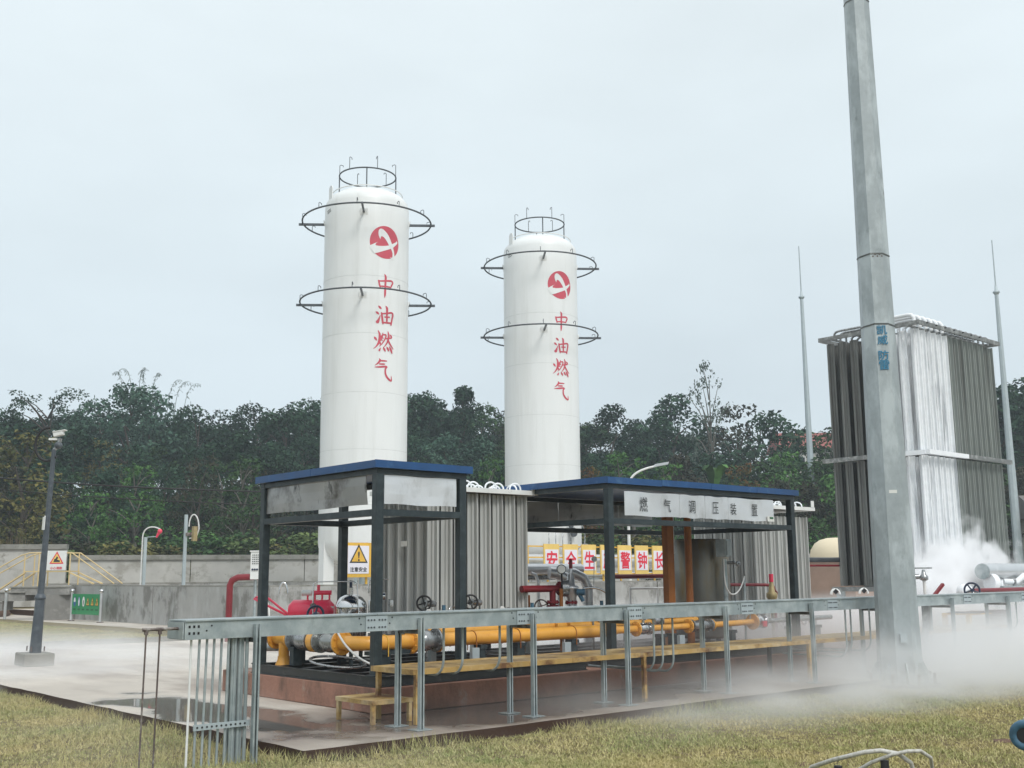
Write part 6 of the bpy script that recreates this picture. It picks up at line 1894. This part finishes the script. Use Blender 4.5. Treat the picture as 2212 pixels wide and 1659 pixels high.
# skyline row: bearing, skyline height
sky_ = [(-40, 905, 'round', 'leaf_dark'), (12, 905, 'tall', 'leaf_dark'), (92, 862, 'pine', 'leaf_dark'), (152, 893, 'pine', 'leaf_dark'), (205, 862, 'round', 'leaf_bluish'), (262, 846, 'round', 'leaf_bluish'), (312, 850, 'round', 'leaf_bluish'), (365, 880, 'round', 'leaf_bluish'),
        (415, 868, 'round', 'leaf_dark'), (468, 888, 'layered', 'leaf_dark'), (545, 862, 'round', 'leaf_dark'), (610, 870, 'round', 'leaf_dark'), (655, 852, 'round', 'leaf_dark'), (705, 860, 'round', 'leaf_dark'), (790, 850, 'round', 'leaf_dark'), (850, 845, 'tall', 'leaf_dark'), (895, 830, 'round', 'leaf_dark'),
        (950, 845, 'round', 'leaf_dark'), (1000, 835, 'tall', 'leaf_dark'), (1045, 862, 'round', 'leaf_mid'), (1085, 885, 'layered', 'leaf_brown'), (1140, 900, 'round', 'leaf_dark'), (1200, 905, 'round', 'leaf_mid'), (1262, 905, 'round', 'leaf_mid'), (1325, 880, 'round', 'leaf_dark'), (1375, 905, 'tall', 'leaf_dark'),
        (1462, 862, 'round', 'leaf_dark'), (1425, 905, 'round', 'leaf_dark'), (1590, 880, 'layered', 'leaf_brown'), (1632, 905, 'layered', 'leaf_dark'), (1668, 905, 'round', 'leaf_dark'), (1735, 938, 'layered', 'leaf_mid'), (1790, 935, 'layered', 'leaf_mid'), (1850, 930, 'layered', 'leaf_mid'), (2165, 880, 'round', 'leaf_dark'), (2215, 870, 'round', 'leaf_dark'), (2262, 880, 'round', 'leaf_dark')]
for px, y, kd, mt in sky_:
    d = rd.uniform(104, 114)
    zt_ = ztop(y, d)
    gz = hill(math.cos(azd(px)) * d, math.sin(azd(px)) * d)
    plant(kd, mt, px, d, max(5, zt_ - gz), rd.uniform(.95, 1.2))
px = -70
while px < 2300:
    yy = np.interp(px, [q[0] for q in sky_], [q[1] for q in sky_]) + rd.uniform(28, 50)
    d = rd.uniform(116, 122)
    if not 1600 < px < 1760: plant('round', 'leaf_dark', px, d, max(5, ztop(yy, d) - hill(math.cos(azd(px)) * d, math.sin(azd(px)) * d)), 1.35)
    px += 62
plant('sparse', 'leaf_grey', 1532, 101, ztop(800, 101) - hill(math.cos(azd(1532)) * 101, math.sin(azd(1532)) * 101), .55, special='tall airy grey-green tree standing above all others right of the right tank')
# middle rows
for row, (d0_, lo, hi, step) in enumerate(((92, 930, 975, 62), (82, 990, 1045, 66))):
    px = -60 + row * 25
    while px < 2290:
        kd = rd.choice(['round', 'round', 'layered', 'tall'])
        mt = rd.choices(['leaf_dark', 'leaf_mid', 'leaf_brown', 'leaf_bluish', 'leaf_light'], [5, 3, 1.6 if row else .8, .8 if not row else 0, .3 + row * .5])[0]
        if px < 220 and row == 0: mt = rd.choice(['leaf_dark', 'leaf_dark', 'leaf_yellow'])
        if px > 1700: mt = rd.choice(['leaf_mid', 'leaf_brown', 'leaf_mid', 'leaf_light'])
        d = d0_ + rd.uniform(-4, 4)
        X, Y = math.cos(azd(px)) * d, math.sin(azd(px)) * d
        y = rd.uniform(lo, hi) + (35 if px > 1100 else 0) * (1 - row * .4) + (25 if px > 1600 else 0)
        plant(kd, mt, px, d, max(4, ztop(y, d) - hill(X, Y)), rd.uniform(1.0, 1.25))
        px += step * rd.uniform(.8, 1.2)
# front accents named one by one
acc = [('layered', 'leaf_light', 300, 73, 1005, 1.0, 'light green young tree with thin trunk left of the two alarm posts'),
       ('layered', 'leaf_light', 205, 74, 1065, 1.1, 'bright green bushy tree right of the camera pole'),
       ('layered', 'leaf_mid', 530, 73, 985, .95, 'tall leafy tree just left of the nearer shelter roof'),
       ('layered', 'leaf_brown', 430, 78, 985, .9, 'half-bare brownish tree above the taller alarm post'),
       ('layered', 'leaf_yellow', 45, 76, 945, 1.3, 'yellowish tree at the far left edge'),
       ('layered', 'leaf_yellow', 62, 72, 1075, .9, 'low yellow-green tree crossed by the camera pole'),
       ('layered', 'leaf_light', 1345, 76, 975, 1.15, 'spreading yellow-green tree right behind the right tank'),
       ('layered', 'leaf_light', 1440, 74, 1000, .9, 'bright green tree behind the street lamp'),
       ('layered', 'leaf_orange', 1275, 73, 1010, .8, 'orange-tinted tree beside the right tank edge'),
       ('layered', 'leaf_light', 1060, 74, 985, .8, 'fresh green tree between the two tanks'),
       ('layered', 'leaf_light', 1690, 86, 985, 1.0, 'leafy green tree left of the distant thin mast'),
       ('layered', 'leaf_orange', 1600, 82, 1010, .9, 'tree with orange leaves behind the lettered shelter'),
       ('layered', 'leaf_mid', 1560, 78, 1045, 1.0, 'mid-green tree behind the blue roof right of the street lamp'),
       ('layered', 'leaf_mid', 950, 74, 1010, 1.0, 'leafy tree just right of the left tank above the shelter roof')]
for kd, mt, px, d, y, w_, lab in acc:
    X, Y = math.cos(azd(px)) * d, math.sin(azd(px)) * d
    plant(kd, mt, px, d, max(3, ztop(y, d) - hill(X, Y)), w_, special=lab)
px = -40
while px < 1950:
    d = rd.uniform(67, 72) + (12 if px > 1450 else 0)
    X, Y = math.cos(azd(px)) * d, math.sin(azd(px)) * d
    mt = rd.choices(['leaf_mid', 'leaf_yellow', 'leaf_brown', 'leaf_light', 'leaf_bush'], [3, 2.0, 1.5, 1.5, 6])[0]
    plant('bush', mt, px, d, rd.uniform(2.6, 4.6), 1.5, cat='bush')
    px += rd.uniform(30, 48)
KN = {'round': 'round-crowned', 'tall': 'slender', 'layered': 'loose-branched', 'pine': 'pine-like', 'sparse': 'airy', 'bush': 'low'}
CN = {'leaf_dark': 'dark green', 'leaf_bluish': 'blue-green', 'leaf_mid': 'mid green', 'leaf_light': 'bright green', 'leaf_yellow': 'yellowish', 'leaf_orange': 'orange-tinted', 'leaf_brown': 'brownish', 'leaf_grey': 'grey-green', 'leaf_bush': 'fresh yellow-green'}
def zone(px):
    for lim, nm in ((40, 'at the far left edge'), (150, 'behind the camera pole'), (280, 'above the green safety board'), (420, 'above the two alarm posts'), (560, 'left of the nearer shelter roof'), (690, 'just left of the left tank'), (885, 'directly behind the left tank'),
                    (980, 'just right of the left tank'), (1085, 'just left of the right tank'), (1250, 'directly behind the right tank'), (1340, 'just right of the right tank'), (1450, 'left of the airy tall tree'), (1560, 'below the airy tall tree'), (1690, 'left of the red-roofed house'), (1775, 'around the distant left mast'), (2000, 'behind the frosted vaporizer'), (9999, 'at the far right edge')):
        if px < lim: return nm
def rown(t_):
    return 'as a bush above the boundary wall' if t_['cat'] == 'bush' else ('behind the skyline row' if t_['dist'] > 115 else 'on the skyline' if t_['dist'] > 100 else ('in the upper slope row' if t_['dist'] > 87 else 'on the lower slope'))
groups_ = {}
for t_ in TREES:
    t_['rot'] = rd.uniform(0, 6.28)
    t_['var'] = rd.randrange(9)
    key = (KN[t_['kind']], CN[t_['mat']], zone(t_['px']), rown(t_))
    if not t_['special']: groups_.setdefault(key, []).append(t_)
ORD = ['first', 'second', 'third', 'fourth', 'fifth', 'sixth']
for key, L_ in groups_.items():
    L_.sort(key=lambda q: q['px'])
    for i, t_ in enumerate(L_):
        noun = 'bush' if t_['cat'] == 'bush' else 'tree'
        base = f"{key[1]} {key[0]} {noun} {key[2]} {key[3].replace('as a bush above the boundary wall', 'by the wall')}"
        t_['label'] = base if len(L_) == 1 else f"{base}, {ORD[min(i, 5)]}"
for t_ in TREES:
    cr_m, tr_m = LIB[t_['kind']][t_['var'] % len(LIB[t_['kind']])]
    X, Y = t_['X'], t_['Y']
    z = hill(X, Y)
    e = thing({'bush': 'bush', 'pine': 'pine_tree'}.get(t_['kind'], 'tree'), t_.get('label') or t_['special'], t_['cat'], (X, Y, z), 'trees on the wooded hill' if t_['cat'] == 'tree' else 'bushes along the boundary wall')
    s_ = t_['h'] / 10
    e.scale = (max(s_, .62) * t_['w'], max(s_, .62) * t_['w'], s_) if t_['cat'] == 'tree' else (.5 * t_['w'], .5 * t_['w'], s_)
    e.rotation_euler = (0, 0, t_['rot'])
    for nm, me, mt in (('crown', cr_m, t_['mat']), ('trunk', tr_m, 'bark_pale' if t_['mat'] in ('leaf_light', 'leaf_grey', 'leaf_mid') else 'bark')):
        o = bpy.data.objects.new(nm, me)
        C.objects.link(o)
        o.parent = e
        o.material_slots[0].link = 'OBJECT'
        o.material_slots[0].material = MATS[mt]
# bamboo tips arching above the skyline
for i, (px, y0, y1, bend) in enumerate(((252, 860, 822, -14), (272, 850, 815, -20), (288, 855, 812, 10), (300, 858, 818, -8), (318, 858, 822, 12), (352, 890, 835, 22), (368, 893, 838, 24), (388, 893, 842, 26))):
    d = 108
    a = azd(px)
    q = Vector((math.cos(a) * d, math.sin(a) * d, 0))
    z0, z1 = ztop(y0, d) - 1.5, ztop(y1, d)
    bnd = ud * bend * d / 2387
    pts_ = bez(q + Vector((0, 0, z0)), q + Vector((0, 0, z0 + (z1 - z0) * .7)), q + bnd * .5 + Vector((0, 0, z1 + .3)), q + bnd * 1.3 + Vector((0, 0, z1 - .2)), 10)
    e = thing('bamboo', f"thin bamboo tip arching above the skyline left of the left tank, {['first', 'second', 'third', 'fourth', 'fifth', 'sixth', 'seventh', 'last'][i]} from left", 'bamboo', q + Vector((0, 0, z0)), 'bamboo tips on the skyline')
    MB().tube(pts_, [.03 - .002 * k for k in range(11)], 5).build('stem', 'leaf_grey', e)
    lf = MB()
    for p in pts_[4:]:
        for k in range(5):
            v_ = Vector((rd.uniform(-.25, .25), rd.uniform(-.25, .25), rd.uniform(-.35, 0)))
            lf.add([p, p + v_ + Vector((.03, 0, 0)), p + v_ * 1.2, p + v_ - Vector((.03, 0, 0))], [(0, 1, 2, 3)])
    lf.build('leaves', 'leaf_grey', e)
# banana-leafed plant behind the blue roof
for i, (px, y, nlv) in enumerate(((1540, 1010, 14), (1365, 1035, 8))):
    d = 72
    a = azd(px)
    q = Vector((math.cos(a) * d, math.sin(a) * d, ztop(y, d) - 3.0))
    e = thing('banana_plant', ('banana plant with broad upright leaves behind the lettered shelter roof', 'smaller banana plant left of the street lamp')[i], 'plant', q)
    for k in range(nlv):
        aa = rd.uniform(0, 6.28)
        out_ = Vector((math.cos(aa), math.sin(aa), 0)) * rd.uniform(.5, 1.3)
        pts_ = bez(q + Vector((0, 0, .5)), q + out_ * .3 + Vector((0, 0, 2.0)), q + out_ * .8 + Vector((0, 0, 3.2)), q + out_ * 1.5 + Vector((0, 0, 2.4)), 6)
        sv2 = out_.cross(Vector((0, 0, 1))).normalized()
        lf = MB()
        for j in range(6):
            w0, w1 = .26 * math.sin(math.pi * (j + .3) / 7), .26 * math.sin(math.pi * (j + 1.3) / 7)
            lf.add([pts_[j] - sv2 * w0, pts_[j] + sv2 * w0, pts_[j + 1] + sv2 * w1, pts_[j + 1] - sv2 * w1], [(0, 1, 2, 3)])
        lf.build('leaf', 'leaf_light' if k % 3 == 0 else 'leaf_mid', e)
    MB().cyl(q - Vector((0, 0, 2.2)), q + Vector((0, 0, .8)), .14, .1, n=8).build('stem', 'bark_pale', e)
# undergrowth filling the foot of the slope
cl = []
for i in range(1500):
    px = rd.uniform(-80, 2300)
    d = rd.uniform(64, 100) + (14 if px > 1500 else 0)
    a = azd(px)
    X, Y = math.cos(a) * d, math.sin(a) * d
    if (X * .657 + Y * .753) < 61: continue
    cl.append((X, Y, hill(X, Y) + rd.uniform(.1, .9), rd.uniform(.7, 1.4)))
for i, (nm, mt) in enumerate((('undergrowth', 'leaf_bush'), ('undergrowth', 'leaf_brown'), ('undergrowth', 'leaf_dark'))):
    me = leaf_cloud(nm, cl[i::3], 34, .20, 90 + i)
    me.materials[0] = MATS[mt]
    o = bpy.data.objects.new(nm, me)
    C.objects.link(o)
    tag(o, ('mid-green undergrowth covering the foot of the wooded hill', 'brownish undergrowth mixed into the foot of the wooded hill', 'dark green undergrowth scattered among the hill trees')[i], 'undergrowth', kind='stuff')
# dry reed tuft above the left boundary wall
e = thing('reed_clump', 'dry tan reed clump above the higher boundary wall at far left', 'reeds', (22.0, 62.0, 1.0))
a = azd(38); q = Vector((math.cos(a) * 66, math.sin(a) * 66, 1.2))
lf = MB()
for i in range(160):
    b_ = q + Vector((rd.gauss(0, .6), rd.gauss(0, .6), 0))
    v_ = Vector((rd.gauss(0, .35), rd.gauss(0, .35), rd.uniform(1.8, 3.3)))
    lf.add([b_ - Vector((.03, .02, 0)), b_ + Vector((.03, .02, 0)), b_ + v_], [(0, 1, 2)])
lf.build('stalks', 'reed', e)

# ------------------------------------------------------------------ steam and ground fog
def fog_mat(name, build):
    m = bpy.data.materials.new(name)
    m.use_nodes = True
    t = m.node_tree
    t.nodes.clear()
    o_ = t.nodes.new('ShaderNodeOutputMaterial')
    pvn = t.nodes.new('ShaderNodeVolumePrincipled')
    pvn.inputs['Color'].default_value = (.995, .995, 1, 1)
    pvn.inputs['Anisotropy'].default_value = .2
    t.links.new(pvn.outputs[0], o_.inputs['Volume'])
    geo = t.nodes.new('ShaderNodeNewGeometry')
    sp = t.nodes.new('ShaderNodeSeparateXYZ')
    tcn = t.nodes.new('ShaderNodeTexCoord')
    t.links.new(geo.outputs['Position'], sp.inputs[0])
    def mt(op, a, b=None, c=None, clamp=False):
        q = t.nodes.new('ShaderNodeMath')
        q.operation = op
        q.use_clamp = clamp
        for i, v in enumerate((a, b, c)):
            if v is None: continue
            if isinstance(v, (int, float)): q.inputs[i].default_value = v
            else: t.links.new(v, q.inputs[i])
        return q.outputs[0]
    def rng(v, a, b, c=0., d=1.):
        q = t.nodes.new('ShaderNodeMapRange')
        q.interpolation_type = 'SMOOTHSTEP'
        for k, vv in zip(('From Min', 'From Max', 'To Min', 'To Max'), (a, b, c, d)): q.inputs[k].default_value = vv
        t.links.new(v, q.inputs['Value'])
        return q.outputs['Result']
    def noise(s_, st, dt=3):
        mpn = t.nodes.new('ShaderNodeMapping')
        mpn.inputs['Scale'].default_value = st
        t.links.new(geo.outputs['Position'], mpn.inputs['Vector'])
        q = t.nodes.new('ShaderNodeTexNoise')
        q.inputs['Scale'].default_value = s_
        q.inputs['Detail'].default_value = dt
        t.links.new(mpn.outputs['Vector'], q.inputs['Vector'])
        return q.outputs['Fac']
    d = build(mt, rng, noise, sp.outputs['X'], sp.outputs['Y'], sp.outputs['Z'])
    t.links.new(d, pvn.inputs['Density'])
    MATS[name] = m
    return m
def ground_fog(mt, rng, noise, X, Y, Z):
    n_ = noise(.55, (1, 1, 2.2), 3)
    n2 = rng(n_, .36, .66, .25, 1.6)
    h = mt('MULTIPLY', rng(X, 9, 20, .12, .42), rng(n_, .3, .7, .75, 1.25))      # scale height grows towards the vaporizer
    fall = mt('POWER', 2.718, mt('MULTIPLY', mt('DIVIDE', mt('ADD', Z, .12), h), -1.0))
    xm = rng(X, 8.0, 17, .02, 1.0)
    ynear = rng(Y, 6.6, 9.4, 0, 1)
    yfar = rng(Y, 21, 14, 0, 1)
    left = mt('MULTIPLY', mt('MULTIPLY', rng(X, 12.5, 8, 0, 1), rng(Y, 17, 22, 0, 1)), rng(Y, 34, 28, 0, .62))
    mask = mt('MAXIMUM', mt('MULTIPLY', mt('MULTIPLY', xm, ynear), yfar), left)
    return mt('MULTIPLY', mt('MULTIPLY', mt('MULTIPLY', mask, n2), rng(Z, 1.25, .45, 0, 1)), mt('MULTIPLY', fall, 4.8))
fog_mat('ground_fog', ground_fog)
mb = MB()
mb.box(3, 46, 5.5, 34, -.16, 1.3)
tag(mb.build('ground_fog', 'ground_fog'), 'low white vapour creeping over the apron and lawn from the vaporizer', 'fog', kind='stuff')
def plume(mt, rng, noise, X, Y, Z):
    n_ = noise(2.3, (1, 1, .6), 6)
    # distance from a slanted ellipsoid beside the frosted corner, edges torn by noise
    dx = mt('DIVIDE', mt('SUBTRACT', X, 26.5), 2.9)
    dy = mt('DIVIDE', mt('SUBTRACT', Y, 13.95), .95)
    dz = mt('DIVIDE', mt('SUBTRACT', Z, .9), mt('MULTIPLY', rng(X, 24.4, 27.4, .55, 1.05), 1.5))
    r2 = mt('ADD', mt('ADD', mt('MULTIPLY', dx, dx), mt('MULTIPLY', dy, dy)), mt('MULTIPLY', dz, dz))
    r_ = mt('ADD', mt('SQRT', r2, 0), mt('MULTIPLY', mt('SUBTRACT', n_, .5), 2.3))
    return mt('MULTIPLY', rng(r_, 1.12, .3, 0, 1), 24)
fog_mat('steam', plume)
mb = MB()
mb.sphere((28.2, 13.5, 1.0), 1.0, 32, 16)
mb.v = [((x - 28.2) * 5.0 + 28.2, (y - 13.5) * 1.46 + 13.5, max(.03, (z - 1.0) * 3.2 + 1.0)) for x, y, z in mb.v]
tag(mb.build('steam_cloud', 'steam'), 'burst of dense white steam at the foot of the frosted vaporizer', 'steam', kind='stuff')
# faint moist air that pales the far hill
hm_ = bpy.data.materials.new('haze')
hm_.use_nodes = True
t = hm_.node_tree
t.nodes.clear()
o_ = t.nodes.new('ShaderNodeOutputMaterial')
pvn = t.nodes.new('ShaderNodeVolumePrincipled')
pvn.inputs['Density'].default_value = .0008
pvn.inputs['Color'].default_value = (.80, .90, 1, 1)
t.links.new(pvn.outputs[0], o_.inputs['Volume'])
MATS['haze'] = hm_
mb = MB()
mb.box(-930, 930, -930, 930, -3, 34)
tag(mb.build('haze', 'haze'), 'faint moist haze that pales the far wooded hill', 'haze', kind='stuff')
print('objects', len(bpy.data.objects))
